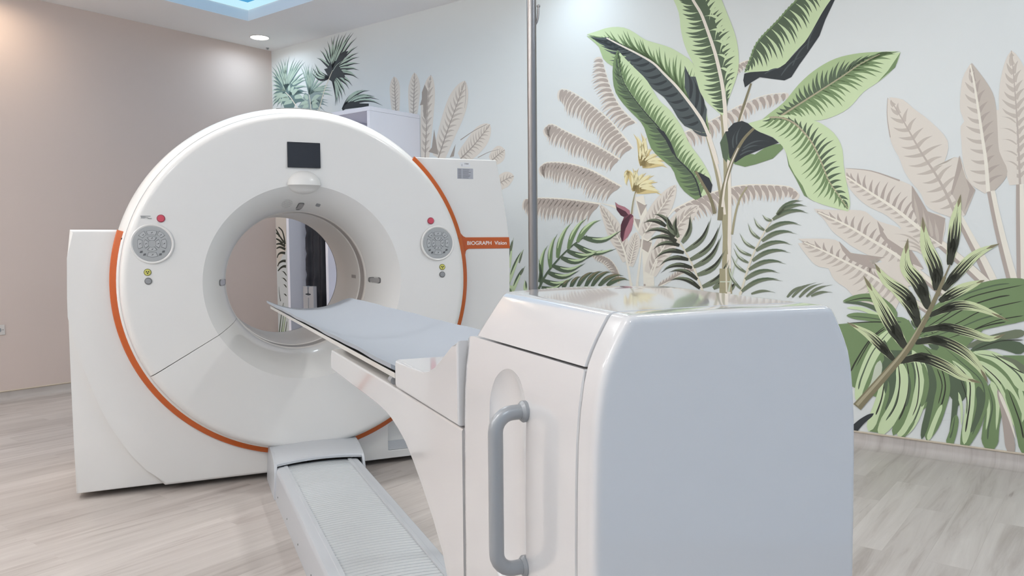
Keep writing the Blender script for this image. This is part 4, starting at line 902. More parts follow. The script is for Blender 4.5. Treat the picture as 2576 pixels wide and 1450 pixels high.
# sprinkler close to the corner
sp = thing('sprinkler', 'tiny grey sprinkler head on the ceiling beside the corner', 'sprinkler', RP(0.104, 0.084, ZC), RZ)
bm = bmesh.new(); disc(bm, (0, 0, 0), (0, 0, -1), 0.017, 0.003, 20); finish('escutcheon', bm, M['grey'], sp, local=True)
bm = bmesh.new(); tube(bm, [(0, 0, -0.004), (0, 0, -0.012)], 0.005, 10); disc(bm, (0, 0, -0.012), (0, 0, -1), 0.012, 0.002, 16); finish('deflector', bm, M['grey'], sp, local=True)

# wall socket at the left edge of the beige wall
so = thing('wall_socket', 'white plastic socket plate low on the beige wall', 'socket', RP(2.748, 0.0, 0.599), RZ)
bm = bmesh.new(); box(bm, (-0.083, 0.0, -0.042), (0.083, 0.009, 0.042), 0.003); finish('plate', bm, M['socket'], so, local=True)
for x in (-0.036, 0.036):
    bm = bmesh.new(); disc(bm, (x, 0.0085, 0), (0, 1, 0), 0.021, 0.0012, 28); pk = finish('outlet', bm, M['grey'], so, local=True)
for x in (-0.068, 0.068):
    bm = bmesh.new(); disc(bm, (x, 0.0085, 0), (0, 1, 0), 0.004, 0.0012, 14); finish('screw', bm, M['print'], so, local=True)

# ------------------------------------------------------------------ open cabinet against the mural wall
CS0, CS1, CD, CH = 1.03, 2.235, 0.6, 2.46
cb = thing('open_cabinet', 'tall white open-fronted cabinet behind the scanner against the mural wall', 'cabinet', RP(0.003, 0, 0), RZ)
def cpart(name, lo, hi, m='cab', bev=0.002):
    bm = bmesh.new(); box(bm, lo, hi, bev); return finish(name, bm, M[m], cb, local=True)
cpart('side_panel', (0, CS0, 0), (CD, CS0 + 0.036, CH - 0.037))
cpart('side_panel', (0, 1.605, 0.07), (CD, 1.641, CH - 0.037))
cpart('side_panel', (0, CS1 - 0.036, 0), (CD, CS1, CH - 0.037))
cpart('top_panel', (0, CS0, CH - 0.036), (CD, CS1, CH))
cpart('bottom_panel', (0, CS0 + 0.037, 0.03), (CD, CS1 - 0.037, 0.069))
cpart('back_panel', (0.0, CS0 + 0.037, 0.07), (0.012, CS1 - 0.037, CH - 0.037))
cpart('shelf', (0.013, 1.642, 0.72), (CD - 0.02, CS1 - 0.037, 0.765))
cpart('shelf', (0.013, 1.642, 1.62), (CD - 0.02, CS1 - 0.037, 1.65))
bm = bmesh.new(); tube(bm, [(0.50, CS0 + 0.037, 2.30), (0.50, 1.604, 2.30)], 0.012, 12); finish('hanging_rail', bm, M['steel'], cb, local=True)
# navy curtain hanging from the rail in the first bay
cu = thing('curtain', 'dark navy curtain hanging inside the white cabinet behind the scanner bore', 'curtain', RP(0.003, 0, 0), RZ)
bm = bmesh.new()
cols = 90; zs = [0.10 + 0.05 * k for k in range(44)]
grid = []
for z in zs:
    row = []
    for k in range(cols + 1):
        u = k / cols
        edge = 1.185 + 0.016 * (1 if (z * 5) % 1.0 < 0.25 else 0) - 0.012 * (2.3 - z)
        y = edge + (1.598 - edge) * u
        x = 0.48 + 0.035 * sin(u * 2 * pi * 4.2) * (0.5 + 0.5 * u) + 0.01 * sin(u * 31 + z)
        row.append(bm.verts.new((x, y, z)))
    grid.append(row)
for i in range(len(zs) - 1):
    for k in range(cols):
        bm.faces.new((grid[i][k], grid[i][k + 1], grid[i + 1][k + 1], grid[i + 1][k]))
grid2 = [[bm.verts.new((v.co.x - 0.004, v.co.y, v.co.z)) for v in row] for row in grid]
for i in range(len(zs) - 1):
    for k in range(cols):
        bm.faces.new((grid2[i][k + 1], grid2[i][k], grid2[i + 1][k], grid2[i + 1][k + 1]))
    for k in (0, -1):
        bm.faces.new((grid[i][k], grid[i + 1][k], grid2[i + 1][k], grid2[i][k]))
for i in (0, -1):
    for k in range(cols):
        bm.faces.new((grid[i][k], grid[i][k + 1], grid2[i][k + 1], grid2[i][k]))
finish('sheet', bm, M['curtain'], cu, 60, local=True)
for k in range(4):
    bm = bmesh.new()
    y = 1.22 + k * 0.12
    n = 20
    tube(bm, [(0.50 + 0.026 * cos(2 * pi * j / n), y, 2.292 + 0.026 * sin(2 * pi * j / n)) for j in range(n + 1)], 0.002, 6)
    finish('ring', bm, M['steel'], cu, local=True)
# slotted aluminium plate stand in front of the curtain
ms = thing('slotted_stand', 'upright grey metal stand with a slotted top in front of the navy curtain', 'stand', RP(0.66, 1.44, 0), RZ)
bm = bmesh.new()
w = 0.075
prism(bm, [(-w, 0.0), (w, 0.0), (w, 0.905), (0.022, 0.905), (0.012, 0.895), (0.008, 0.87), (0.008, 0.838), (0.04, 0.835), (0.04, 0.826),
           (0.01, 0.822), (0.0, 0.816), (-0.01, 0.822), (-0.04, 0.826), (-0.04, 0.835), (-0.008, 0.838), (-0.008, 0.87), (-0.012, 0.895), (-0.022, 0.905), (-w, 0.905)], 'x', -0.02, 0.02, 0.0015, 1)
finish('plate', bm, M['alu'], ms, 30, local=True)
bm = bmesh.new(); box(bm, (-0.10, -0.11, 0.0005), (0.10, 0.11, 0.012), 0.003); finish('base', bm, M['alu'], ms, local=True)
bm = bmesh.new(); box(bm, (0.0205, -0.004, 0.02), (0.026, 0.004, 0.80), 0.001); finish('rib', bm, M['alu'], ms, local=True)

# ------------------------------------------------------------------ steel pole behind the table
po = thing('steel_pole', 'tall brushed steel pole with a small hook standing beyond the scanner table', 'pole', (1.226, 2.6, 0))
def wp(dx, dy, z): return (1.226 + dx, 2.6 + dy, z)
bm = bmesh.new(); tube(bm, [wp(0, 0, 0.02), wp(0, 0, ZC - 0.02)], 0.0172, 28); finish('tube', bm, M['steel'], po)
bm = bmesh.new(); disc(bm, wp(0, 0, 0.0005), (0, 0, 1), 0.06, 0.02, 32, 0.005); finish('floor_flange', bm, M['steel'], po)
bm = bmesh.new(); disc(bm, wp(0, 0, ZC - 0.0005), (0, 0, -1), 0.06, 0.02, 32, 0.005); finish('ceiling_flange', bm, M['steel'], po)
bm = bmesh.new()
hx_ = [(0.014, 2.075), (0.020, 2.085), (0.024, 2.10), (0.0255, 2.118), (0.026, 2.132), (0.027, 2.140)]
tube(bm, [wp(a * 0.92, -a * 0.3, z) for a, z in hx_], 0.0042, 10)
disc(bm, wp(0.0245, -0.008, 2.138), (0, 0, 1), 0.006, 0.008, 14, 0.002)
finish('hook', bm, M['steel'], po)

# ------------------------------------------------------------------ scanner gantry
CX, CZ, S = 0.668, 1.08, 4.39
ga = thing('scanner_gantry', 'large white ring-shaped PET CT scanner with orange trim and round open bore', 'medical scanner', (CX, S, 0))
def G(name, bm, m, angle=35, parent=None):
    return finish(name, bm, M[m], parent or ga, angle)

FRONT = [(0.397, 4.6), (0.397, 4.585), (0.400, 4.555), (0.406, 4.515), (0.415, 4.475), (0.428, 4.435), (0.444, 4.40), (0.463, 4.367), (0.484, 4.338),
         (0.506, 4.312), (0.520, 4.298), (0.524, 4.294), (0.60, 4.287), (0.72, 4.278), (0.83, 4.271), (0.868, 4.2695), (0.881, 4.2715), (0.892, 4.278), (0.900, 4.288), (0.906, 4.303), (0.909, 4.325), (0.909, 4.34)]
FRONT_BACK = [(0.903, 4.34), (0.902, 4.325), (0.898, 4.305), (0.88, 4.285), (0.83, 4.283), (0.53, 4.305), (0.50, 4.34), (0.46, 4.40), (0.425, 4.50), (0.41, 4.6)]
def face_y(r):
    for (r0, y0), (r1, y1) in zip(FRONT[2:], FRONT[3:]):
        if r0 <= r <= r1: return y0 + (y1 - y0) * (r - r0) / (r1 - r0)
    return 4.27
def face_n(r):
    e = 0.004
    dy = (face_y(r + e) - face_y(r - e)) / (2 * e)
    v = Vector((dy, -1.0)); v.normalize()
    return v                                   # (radial, y)
def on_face(r, a, lift=0.0):
    nr, ny = face_n(r)
    rr = r + nr * lift
    return Vector((CX + rr * cos(a), face_y(r) + ny * lift, CZ + rr * sin(a))), Vector((nr * cos(a), ny, nr * sin(a)))

sa = radians(30.2)     # the seam between upper and lower front covers
bm = bmesh.new(); lathe(bm, FRONT + FRONT_BACK, CX, CZ, -sa + 0.0022, pi + sa - 0.0022, 150)
G('front_cover', bm, 'white', 30)
bm = bmesh.new(); lathe(bm, FRONT + FRONT_BACK, CX, CZ, pi + sa + 0.0022, 2 * pi - sa - 0.0022, 90)
G('lower_cover', bm, 'white', 30)
# bore: front sleeve, scan ring, rear sleeve
bm = bmesh.new(); lathe(bm, [(0.404, 4.59), (0.399, 4.602), (0.396, 4.606), (0.393, 4.612), (0.393, 4.637), (0.399, 4.640), (0.44, 4.640), (0.44, 4.59)], CX, CZ, n=128); G('bore_lip', bm, 'inner', 25)
bm = bmesh.new(); lathe(bm, [(0.396, 4.6405), (0.396, 4.7545), (0.42, 4.7545), (0.42, 4.6405)], CX, CZ, n=128); G('scan_ring', bm, 'gap')
bm = bmesh.new(); lathe(bm, [(0.43, 4.755), (0.395, 4.755), (0.390, 4.758), (0.390, 5.46), (0.395, 5.475), (0.41, 5.485), (0.43, 5.485)], CX, CZ, n=128); G('bore_sleeve', bm, 'inner', 25)
bm = bmesh.new(); lathe(bm, [(0.392, 5.474), (0.392, 5.490), (0.40, 5.490), (0.40, 5.474)], CX, CZ, n=128); G('bore_rim', bm, 'edge_grey')
# outer shell
SHELL = [(0.905, 4.345), (0.914, 4.345), (0.926, 4.358), (0.938, 4.378), (0.946, 4.40), (0.953, 4.44), (0.960, 4.52), (0.966, 4.65), (0.970, 4.9), (0.968, 5.3), (0.955, 5.42), (0.93, 5.48), (0.435, 5.49), (0.435, 5.47), (0.90, 5.46), (0.92, 4.9), (0.905, 4.5)]
bm = bmesh.new(); lathe(bm, SHELL, CX, CZ, n=180); G('outer_shell', bm, 'white', 30)
bm = bmesh.new(); lathe(bm, [(0.9505, 4.405), (0.956, 4.44), (0.963, 4.52), (0.969, 4.65), (0.973, 4.9), (0.955, 4.91), (0.95, 4.6), (0.945, 4.43)], CX, CZ, radians(79), radians(97.5), 30); G('top_hatch', bm, 'white', 30)

# side covers
def arc(r, a0, a1, n):
    return [(CX + r * cos(radians(a0 + (a1 - a0) * k / n)), CZ + r * sin(radians(a0 + (a1 - a0) * k / n))) for k in range(n + 1)]
SKR = 0.952
left_edge = [(-0.476, 0.031), (-0.4775, 0.3), (-0.479, 0.6), (-0.479, 0.85), (-0.4775, 1.03), (-0.471, 1.226), (-0.455, 1.367)]
groove = [(-0.477, 0.927), (-0.463, 0.845), (-0.445, 0.773), (-0.421, 0.68), (-0.392, 0.589), (-0.356, 0.48), (-0.315, 0.381), (-0.268, 0.292), (-0.219, 0.212), (-0.15, 0.122), (-0.066, 0.031)]
skl = left_edge + arc(SKR, 162.5, 270, 60) + [(CX, 0.031)]
bm = bmesh.new(); prism(bm, skl, 'y', 4.425, 5.36, 0.012, 2, (True, False)); G('side_cover', bm, 'white', 30)
raised = [(-0.478, 0.935)] + left_edge[4:] + arc(SKR, 162.5, 270, 60) + [(CX, 0.0305)] + groove[::-1][:-1]
bm = bmesh.new(); prism(bm, raised, 'y', 4.3895, 4.4265, 0.016, 3, (True, False)); G('front_panel', bm, 'white', 30)
right_edge = [(1.9, 0.031), (1.905, 0.4), (1.908, 0.8), (1.911, 1.1), (1.911, 1.25), (1.905, 1.33), (1.893, 1.434), (1.861, 1.627), (1.826, 1.787)]
skr = [(CX + 0.002, 0.031)] + right_edge + arc(SKR, 47.95, -90, 90)
skr[-1] = (CX + 0.002, skr[-1][1])
bm = bmesh.new(); prism(bm, skr, 'y', S, 5.36); rs = G('side_cover', bm, 'white', 30)
# niche in the lower right cover
bm = bmesh.new()
npts = [(1.128, 0.078), (1.33, 0.078), (1.33, 0.21)] + [(1.33 - 0.035 + 0.035 * cos(radians(a)), 0.215 + 0.035 * sin(radians(a))) for a in (30, 60, 90)] + [(1.128 + 0.035 + 0.035 * cos(radians(a)), 0.215 + 0.035 * sin(radians(a))) for a in (90, 120, 150, 180)]
prism(bm, npts, 'y', S - 0.05, S + 0.07)
bmesh.ops.transform(bm, matrix=Matrix.Translation(-ga.location), verts=bm.verts)
cut(rs, bm, 0.012)
bm = bmesh.new(); prism(bm, [(S + 0.004, 0.0795), (S + 0.069, 0.0795), (S + 0.069, 0.118)], 'x', 1.13, 1.328, 0.002, 1); G('niche_sill', bm, 'rail_grey')
for x0 in (-0.36, 0.12, 1.25, 1.6):
    bm = bmesh.new(); box(bm, (x0, 4.55, 0.0005), (x0 + 0.18, 5.2, 0.0305)); G('foot', bm, 'dark')
# orange trim: ring and the band that carries the name
bm = bmesh.new()
ring_prof = [(0.9125, 4.40), (0.9125, 4.362), (0.9145, 4.357), (0.918, 4.3555), (0.925, 4.357), (0.951, 4.3715), (0.956, 4.3765), (0.9575, 4.382), (0.9575, 4.40)]
rows = lathe(bm, ring_prof, CX, CZ, radians(162.6), radians(407.9), 200)
tr = G('orange_trim', bm, 'orange', 40)
bm = bmesh.new()
zt, zb = 1.3195, 1.251
def ring_x(z, r): return CX + math.sqrt(r * r - (z - CZ) ** 2)
rr = 0.9545
pts = [(ring_x(zb - 0.035, rr), zb - 0.035), (ring_x(zb - 0.035, rr) + 0.006, zb - 0.034)]
for a in (160, 140, 120, 100, 90): pts.append((ring_x(zb, rr) + 0.034 + 0.022 * cos(radians(a)), zb - 0.022 + 0.022 * sin(radians(a))))
pts += [(1.9125, zb), (1.9065, zt)]
for a in (-90, -105, -125, -145): pts.append((ring_x(zt, rr) + 0.030 + 0.022 * cos(radians(a)), zt + 0.022 + 0.022 * sin(radians(a))))
pts += [(ring_x(zt + 0.035, rr) + 0.004, zt + 0.03), (ring_x(zt + 0.035, rr), zt + 0.035)]
for k in range(1, 10):
    z = zt + 0.035 - (zt - zb + 0.07) * k / 10; pts.append((ring_x(z, rr - 0.004), z))
prism(bm, pts, 'y', S - 0.0035, S + 0.01, 0.0015, 1, (True, False))
nb = G('name_band', bm, 'orange', 30)
lettering('lettering', 'BIOGRAPH  Vision', 0.0315, M['letter'], nb, (1.629, S - 0.0042, 1.2745), (1, 0, 0), (0, 0, 1), 0.0006, 0.0004, fit=0.258)
for a, r in ((164.9, 0.921), (14.6, 0.921)):
    bm = bmesh.new(); disc(bm, (CX + r * cos(radians(a)), 4.3563, CZ + r * sin(radians(a))), (0, -1, 0), 0.006, 0.002, 14); G('screw', bm, 'dark')

# screen, camera hood, speaker, laser windows
bm = bmesh.new(); box(bm, (0.580, 4.272, 1.694), (0.753, 4.30, 1.829), 0.003)
G('screen', bm, 'screen')
bm = bmesh.new()
n, mseg = 40, 12
top = []
for i in range(mseg + 1):
    e = pi / 2 * i / mseg
    top.append([bm.verts.new((0.6665 + 0.088 * cos(e) * cos(pi * k / n), 4.292 - 0.050 * cos(e) ** 1.2 * sin(pi * k / n) - 0.002, 1.602 + 0.078 * sin(e))) for k in range(n + 1)])
for i in range(mseg):
    for k in range(n):
        bm.faces.new((top[i][k], top[i][k + 1], top[i + 1][k + 1], top[i + 1][k]))
low = []
for i in range(1, 7):
    e = pi / 2 * i / 6
    low.append([bm.verts.new((0.6665 + 0.080 * cos(e) * cos(pi * k / n), 4.300 - 0.040 * cos(e) * sin(pi * k / n) + 0.006 * i, 1.6005 - 0.044 * sin(e))) for k in range(n + 1)])
for A, B in zip([top[0]] + low, low):
    for k in range(n):
        bm.faces.new((A[k], A[k + 1], B[k + 1], B[k]))
bmesh.ops.remove_doubles(bm, verts=bm.verts, dist=1e-5)
hd = G('camera_hood', bm, 'white', 45)
bm = bmesh.new(); box(bm, (0.642, 4.252, 1.598), (0.690, 4.268, 1.6015), 0.001); G('lens', bm, 'edge_grey', 35, hd)
bm = bmesh.new()
for i in range(-6, 7):
    for j in range(-4, 5):
        if (i / 6.5) ** 2 + (j / 4.5) ** 2 < 1:
            a = radians(100.2) + i * 0.0108; r = 0.436 + j * 0.0050
            p, nn = on_face(r, a, 0.0003); disc(bm, p, nn, 0.0013, 0.0006, 6)
G('speaker_grille', bm, 'edge_grey')
def patch(name, r, a, wt, wr, m, lift=0.003, slant=0.0, parent=None, inset=None):
    """A rounded window lying on the funnel: half sizes WT (around) and WR (across)."""
    bm = bmesh.new()
    ring = []
    for k in range(24):
        t = 2 * pi * k / 24
        q = 4.0
        cx_ = abs(cos(t)) ** (2 / q) * (1 if cos(t) >= 0 else -1); cy_ = abs(sin(t)) ** (2 / q) * (1 if sin(t) >= 0 else -1)
        ring.append((a + (wt * cx_ + slant * cy_) / r, r + wr * cy_))
    A = [bm.verts.new(on_face(rr_, aa, lift)[0]) for aa, rr_ in ring]
    B = [bm.verts.new(on_face(rr_, aa, -0.004)[0]) for aa, rr_ in ring]
    bm.faces.new(A); bm.faces.new(B)
    for k in range(24): bm.faces.new((A[k], A[(k + 1) % 24], B[(k + 1) % 24], B[k]))
    return G(name, bm, m, 35, parent)
for a, wt, wr, sl in ((90.0, 0.017, 0.016, -0.003), (179.5, 0.018, 0.019, 0), (-0.9, 0.018, 0.019, 0)):
    f_ = patch('laser_window', 0.4195, radians(a), wt, wr, 'edge_grey', 0.002, sl)
    patch('glass', 0.4195, radians(a), wt - 0.004, wr - 0.004, 'laser', 0.0035, sl, f_)
patch('indicator', 0.434, radians(77.8), 0.012, 0.007, 'grey', 0.002)
bm = bmesh.new()
lathe(bm, [(0.3885, 4.86), (0.3885, 4.975), (0.392, 4.975), (0.392, 4.86)], CX, CZ, radians(-1.5), radians(1.5), 4); G('bore_window', bm, 'gap')

# control panels with their keys
def wedge(bm, c, r0, r1, a0, a1, y0, y1, n=6):
    pts = [(c[0] + r1 * cos(a0 + (a1 - a0) * k / n), c[1] + r1 * sin(a0 + (a1 - a0) * k / n)) for k in range(n + 1)]
    pts += [(c[0] + r0 * cos(a1 + (a0 - a1) * k / n), c[1] + r0 * sin(a1 + (a0 - a1) * k / n)) for k in range(n + 1)]
    prism(bm, pts, 'y', y0, y1, 0.0006, 1, (True, False))
def key(c, r0, r1, a, da, ky, cp):
    bm = bmesh.new(); wedge(bm, c, r0, r1, a - da, a + da, ky - 0.0012, ky + 0.0005)
    for f_ in bm.faces: f_.material_index = 1
    n0 = len(bm.faces)
    e = 0.0016
    wedge(bm, c, r0 + e, r1 - e, a - da + e * 1.2 / r0, a + da - e * 1.2 / r0, ky - 0.0024, ky)
    bm.faces.ensure_lookup_table()
    for f_ in bm.faces[n0:]: f_.material_index = 0
    finish('key', bm, [M['key'], M['keyrim']], cp)
def control_panel(cx, cz):
    y = 4.2715
    bm = bmesh.new()
    n = 64
    pr = [(0.101, 0.003), (0.099, -0.003), (0.095, -0.005), (0.089, -0.002), (0.0885, 0.002)]
    rings = [[bm.verts.new((cx + r * cos(2 * pi * k / n), y + d, cz + r * sin(2 * pi * k / n))) for k in range(n)] for r, d in pr]
    for i in range(len(pr) - 1):
        for k in range(n): bm.faces.new((rings[i][k], rings[i][(k + 1) % n], rings[i + 1][(k + 1) % n], rings[i + 1][k]))
    cp = G('control_panel', bm, 'white', 40)
    bm = bmesh.new(); disc(bm, (cx, y + 0.002, cz), (0, -1, 0), 0.0885, 0.005, 64, 0.001); G('keypad', bm, 'keypad', 35, cp)
    ky = y - 0.0031
    for q in range(4):
        a = q * pi / 2
        key((cx, cz), 0.018, 0.038, a, 0.66, ky, cp)
        key((cx, cz), 0.045, 0.067, a, 0.40, ky, cp)
        for rr_ in (0.028, 0.055):
            bm = bmesh.new(); px, pz = cx + rr_ * cos(a), cz + rr_ * sin(a)
            prism(bm, [(px - 0.005, pz - 0.004), (px + 0.003, pz - 0.001), (px + 0.006, pz + 0.005), (px - 0.001, pz + 0.002)], 'y', ky - 0.0029, ky - 0.001); G('key_symbol', bm, 'keymark', 35, cp)
    for a in (radians(48), radians(132)):
        key((cx, cz), 0.050, 0.073, a, 0.25, ky, cp)
        px, pz = cx + 0.06 * cos(a), cz + 0.06 * sin(a)
        bm = bmesh.new(); prism(bm, [(px - 0.006, pz - 0.004), (px + 0.004, pz - 0.002), (px + 0.006, pz + 0.005)], 'y', ky - 0.0025, ky - 0.001); G('key_symbol', bm, 'keymark', 35, cp)
    for a in (radians(-38), radians(-56), radians(-124), radians(-142)):
        bm = bmesh.new(); px, pz = cx + 0.064 * cos(a), cz + 0.064 * sin(a)
        prism(bm, [(px - 0.007, pz - 0.006), (px + 0.006, pz - 0.004), (px + 0.007, pz + 0.006), (px - 0.004, pz + 0.004)], 'y', ky - 0.0015, ky + 0.0005); G('key', bm, 'keymark', 35, cp)
    return cp
control_panel(-0.085, 1.294); control_panel(1.408, 1.286)
for x, z in ((-0.041, 1.42), (1.368, 1.414)):
    yy = face_y(hypot(x - CX, z - CZ))
    bm = bmesh.new(); disc(bm, (x, yy + 0.003, z), (0, -1, 0), 0.0195, 0.007, 32, 0.001); sb = G('stop_button', bm, 'redring')
    bm = bmesh.new(); disc(bm, (x, yy - 0.004, z), (0, -1, 0), 0.0165, 0.006, 32, 0.002); G('push_cap', bm, 'red', 35, sb)
for x, z in ((-0.110, 1.152), (1.434, 1.148)):
    yy = face_y(hypot(x - CX, z - CZ))
    bm = bmesh.new(); disc(bm, (x, yy + 0.003, z), (0, -1, 0), 0.0175, 0.006, 32, 0.001); wl = G('radiation_lamp', bm, 'olive')
    bm = bmesh.new(); disc(bm, (x, yy - 0.003, z), (0, -1, 0), 0.0145, 0.0025, 32, 0.001); G('lens', bm, 'yellow', 35, wl)
    bm = bmesh.new(); disc(bm, (x, yy - 0.0054, z), (0, -1, 0), 0.0016, 0.0006, 12)
    for a in (30, 150, 270): wedge(bm, (x, z), 0.0028, 0.0085, radians(a - 30), radians(a + 30), yy - 0.0062, yy - 0.0052)
    G('trefoil', bm, 'dark', 35, wl)
for x, z in ((-0.108, 1.108), (1.433, 1.105)):
    yy = face_y(hypot(x - CX, z - CZ))
    bm = bmesh.new(); disc(bm, (x, yy + 0.003, z), (0, -1, 0), 0.0175, 0.007, 32, 0.001); gb = G('push_button', bm, 'edge_grey')
    bm = bmesh.new(); disc(bm, (x, yy - 0.004, z), (0, -1, 0), 0.0135, 0.003, 32, 0.001); G('push_cap', bm, 'grey', 35, gb)
# small printed notice beside the left stop button
bm = bmesh.new()
for k, (x0, x1) in enumerate(((-0.133, -0.088), (-0.131, -0.110), (-0.131, -0.098), (-0.131, -0.114))):
    z = 1.4315 - k * 0.0035
    box(bm, (x0, 4.2685, z - (0.0011 if k == 0 else 0.0006)), (x1, 4.2725, z + (0.0011 if k == 0 else 0.0006)))
box(bm, (-0.101, 4.2685, 1.4185), (-0.083, 4.2725, 1.4205))
G('printed_notice', bm, 'print')
# paper sticker and rating plate high on the right cover
bm = bmesh.new(); box(bm, (1.594, S - 0.0012, 1.740), (1.656, S + 0.002, 1.766)); st = G('paper_sticker', bm, 'paper')
lettering('lettering', '1', 0.018, M['print'], st, (1.600, S - 0.0014, 1.7435), (1, 0, 0), (0, 0, 1), 0.0002, 0.0002)
lettering('lettering', '13364', 0.011, M['print'], st, (1.619, S - 0.0014, 1.755), (1, 0, 0), (0, 0, 1), 0.0002, 0.0003)
bm = bmesh.new(); box(bm, (1.575, S - 0.0012, 1.669), (1.675, S + 0.002, 1.731)); rp_ = G('rating_plate', bm, 'plate')
bm = bmesh.new()
for k in range(7):
    z = 1.724 - k * 0.0082
    box(bm, (1.580, S - 0.0018, z - 0.0014), (1.600, S - 0.001, z + 0.0014))
    box(bm, (1.609, S - 0.0018, z - 0.0012), (1.609 + random.uniform(0.035, 0.06), S - 0.001, z + 0.0012))
G('print', bm, 'print', 35, rp_)

# ------------------------------------------------------------------ floor rail of the table
fr = thing('floor_rail', 'low grey floor track with ribbed silver cover running under the scanner table', 'floor track', (CX, 2.4, 0))
Y0, Y1 = 0.62, 4.06
for sgn in (-1, 1):
    bm = bmesh.new()
    o0 = 0.2255
    pr = [(o0, 0.0005), (o0 - 0.004, 0.06), (o0 - 0.0105, 0.128), (o0 - 0.0135, 0.139), (o0 - 0.020, 0.146), (o0 - 0.029, 0.1485), (o0 - 0.052, 0.1505), (o0 - 0.0545, 0.1525), (o0 - 0.070, 0.1535), (o0 - 0.0715, 0.150), (o0 - 0.0715, 0.0005)]
    pr = [(CX + sgn * a, z) for a, z in pr]
    prism(bm, pr, 'y', Y0, Y1)
    G_ = finish('side_channel', bm, M['rail_grey'], fr, 30)
    for k in range(8):
        yy = 1.6 + k * 0.33
        bm = bmesh.new(); disc(bm, (CX + sgn * (o0 - 0.0025), yy, 0.04), (sgn, 0, 0.05), 0.004, 0.0016, 12); finish('screw', bm, M['edge_grey'], fr)
bm = bmesh.new()
npitch = 136; pitch = (Y1 + 0.02 - Y0) / npitch
hw = 0.1535
def crown(x): return 0.1455 + 0.006 * (1 - (x / hw) ** 2)
xs = [-hw + 2 * hw * k / 10 for k in range(11)]
rows = []
for k in range(npitch):
    y = Y0 + k * pitch
    for dy, dz in ((0.0, -0.005), (0.0034, -0.005), (0.0046, 0.0), (pitch * 0.55, 0.0007), (pitch - 0.001, 0.0)):
        rows.append([bm.verts.new((CX + x, y + dy, crown(x) + dz)) for x in xs])
for A, B in zip(rows, rows[1:]):
    for k in range(10): bm.faces.new((A[k], A[k + 1], B[k + 1], B[k]))
back = [bm.verts.new((v.co.x, v.co.y, 0.12)) for v in (rows[0][0], rows[0][-1], rows[-1][-1], rows[-1][0])]
bm.faces.new(back); bm.faces.new(rows[0] + [back[1], back[0]]); bm.faces.new(rows[-1] + [back[2], back[3]])
bm.faces.new([r[0] for r in rows] + [back[3], back[0]]); bm.faces.new([r[-1] for r in rows] + [back[2], back[1]])
sl_ = finish('slat_cover', bm, M['slat'], fr, 20)
bm = bmesh.new()
# end cover: humped cap closing the rail at the scanner
def cap_row(y, zc, w0, w1):
    return [bm.verts.new((w0 + (w1 - w0) * k / 16, y, zc - 0.016 * ((k / 8 - 1) ** 2))) for k in range(17)]
prof = [(4.3865, 0.214), (4.36, 0.2165), (4.32, 0.217), (4.27, 0.2155), (4.22, 0.2125), (4.17, 0.208), (4.12, 0.2025), (4.085, 0.1975), (4.062, 0.193), (4.05, 0.188), (4.046, 0.181), (4.047, 0.170), (4.052, 0.168), (4.3865, 0.168)]
rws = [cap_row(y, z, 0.453 + (y - 4.046) * 0.02, 0.902 + (y - 4.046) * 0.055) for y, z in prof]
for A, B in zip(rws, rws[1:] + rws[:1]):
    for k in range(16): bm.faces.new((A[k], A[k + 1], B[k + 1], B[k]))
bm.faces.new([r[0] for r in rws]); bm.faces.new([r[-1] for r in rws])
finish('end_cover', bm, M['rail_grey'], fr, 30)
for x0, x1, dx in ((0.437, 0.4525, 0.012), (0.899, 0.9125, 0.012)):
    bm = bmesh.new()
    prism(bm, [(4.003, 0.0005), (4.003, 0.05), (4.018, 0.12), (4.034, 0.155), (4.05, 0.172), (4.085, 0.183), (4.17, 0.1935), (4.27, 0.2005), (4.3865, 0.2005), (4.3865, 0.0005)], 'x', x0, x1, 0.003, 2)
    for v in bm.verts:
        v.co.x += (v.co.y - 4.046) * (0.02 if x0 < 0.6 else 0.055) + (0.010 * v.co.z / 0.2 if x0 < 0.6 else -0.006 * v.co.z / 0.2)
    finish('end_cheek', bm, M['rail_grey'], fr, 30)

# ------------------------------------------------------------------ patient table
pt = thing('patient_table', 'white scanner table with tall rounded rear housing and grey grab handle', 'scanner table', (CX, 1.2, 0))
def Tt(name, bm, m, angle=35, parent=None): return finish(name, bm, M[m], parent or pt, angle)
HALF = [(0.214, 0.17), (0.214, 0.6), (0.2138, 0.9), (0.213, 0.98), (0.2115, 1.03), (0.2085, 1.07), (0.2035, 1.105), (0.198, 1.1275), (0.1905, 1.148), (0.1825, 1.166), (0.1745, 1.182), (0.1685, 1.1925), (0.166, 1.196), (0.162, 1.1988), (0.156, 1.2003), (0.148, 1.2008), (0.06, 1.2015), (0.0, 1.202)]
FULL = [(-a, z) for a, z in HALF] + [(a, z) for a, z in HALF[::-1][1:]]
def crest(p):
    # the top of the housing dips a little towards the rear end
    x, y, z = p
    return (x, y, z - 0.009 * max(0.0, (1.2 - y) / 0.4) * min(1.0, (z - 1.128) / 0.06)) if z > 1.128 and y < 1.2 else p
def loft(bm, sections, cap0=True, cap1=True):
    rows = [[bm.verts.new(crest(p)) for p in s] for s in sections]
    n = len(rows[0])
    for A, B in zip(rows, rows[1:]):
        for k in range(n - 1): bm.faces.new((A[k], A[k + 1], B[k + 1], B[k]))
        bm.faces.new((A[n - 1], A[0], B[0], B[n - 1]))
    if cap0: bm.faces.new(rows[0])
    if cap1: bm.faces.new(rows[-1][::-1])
    return rows
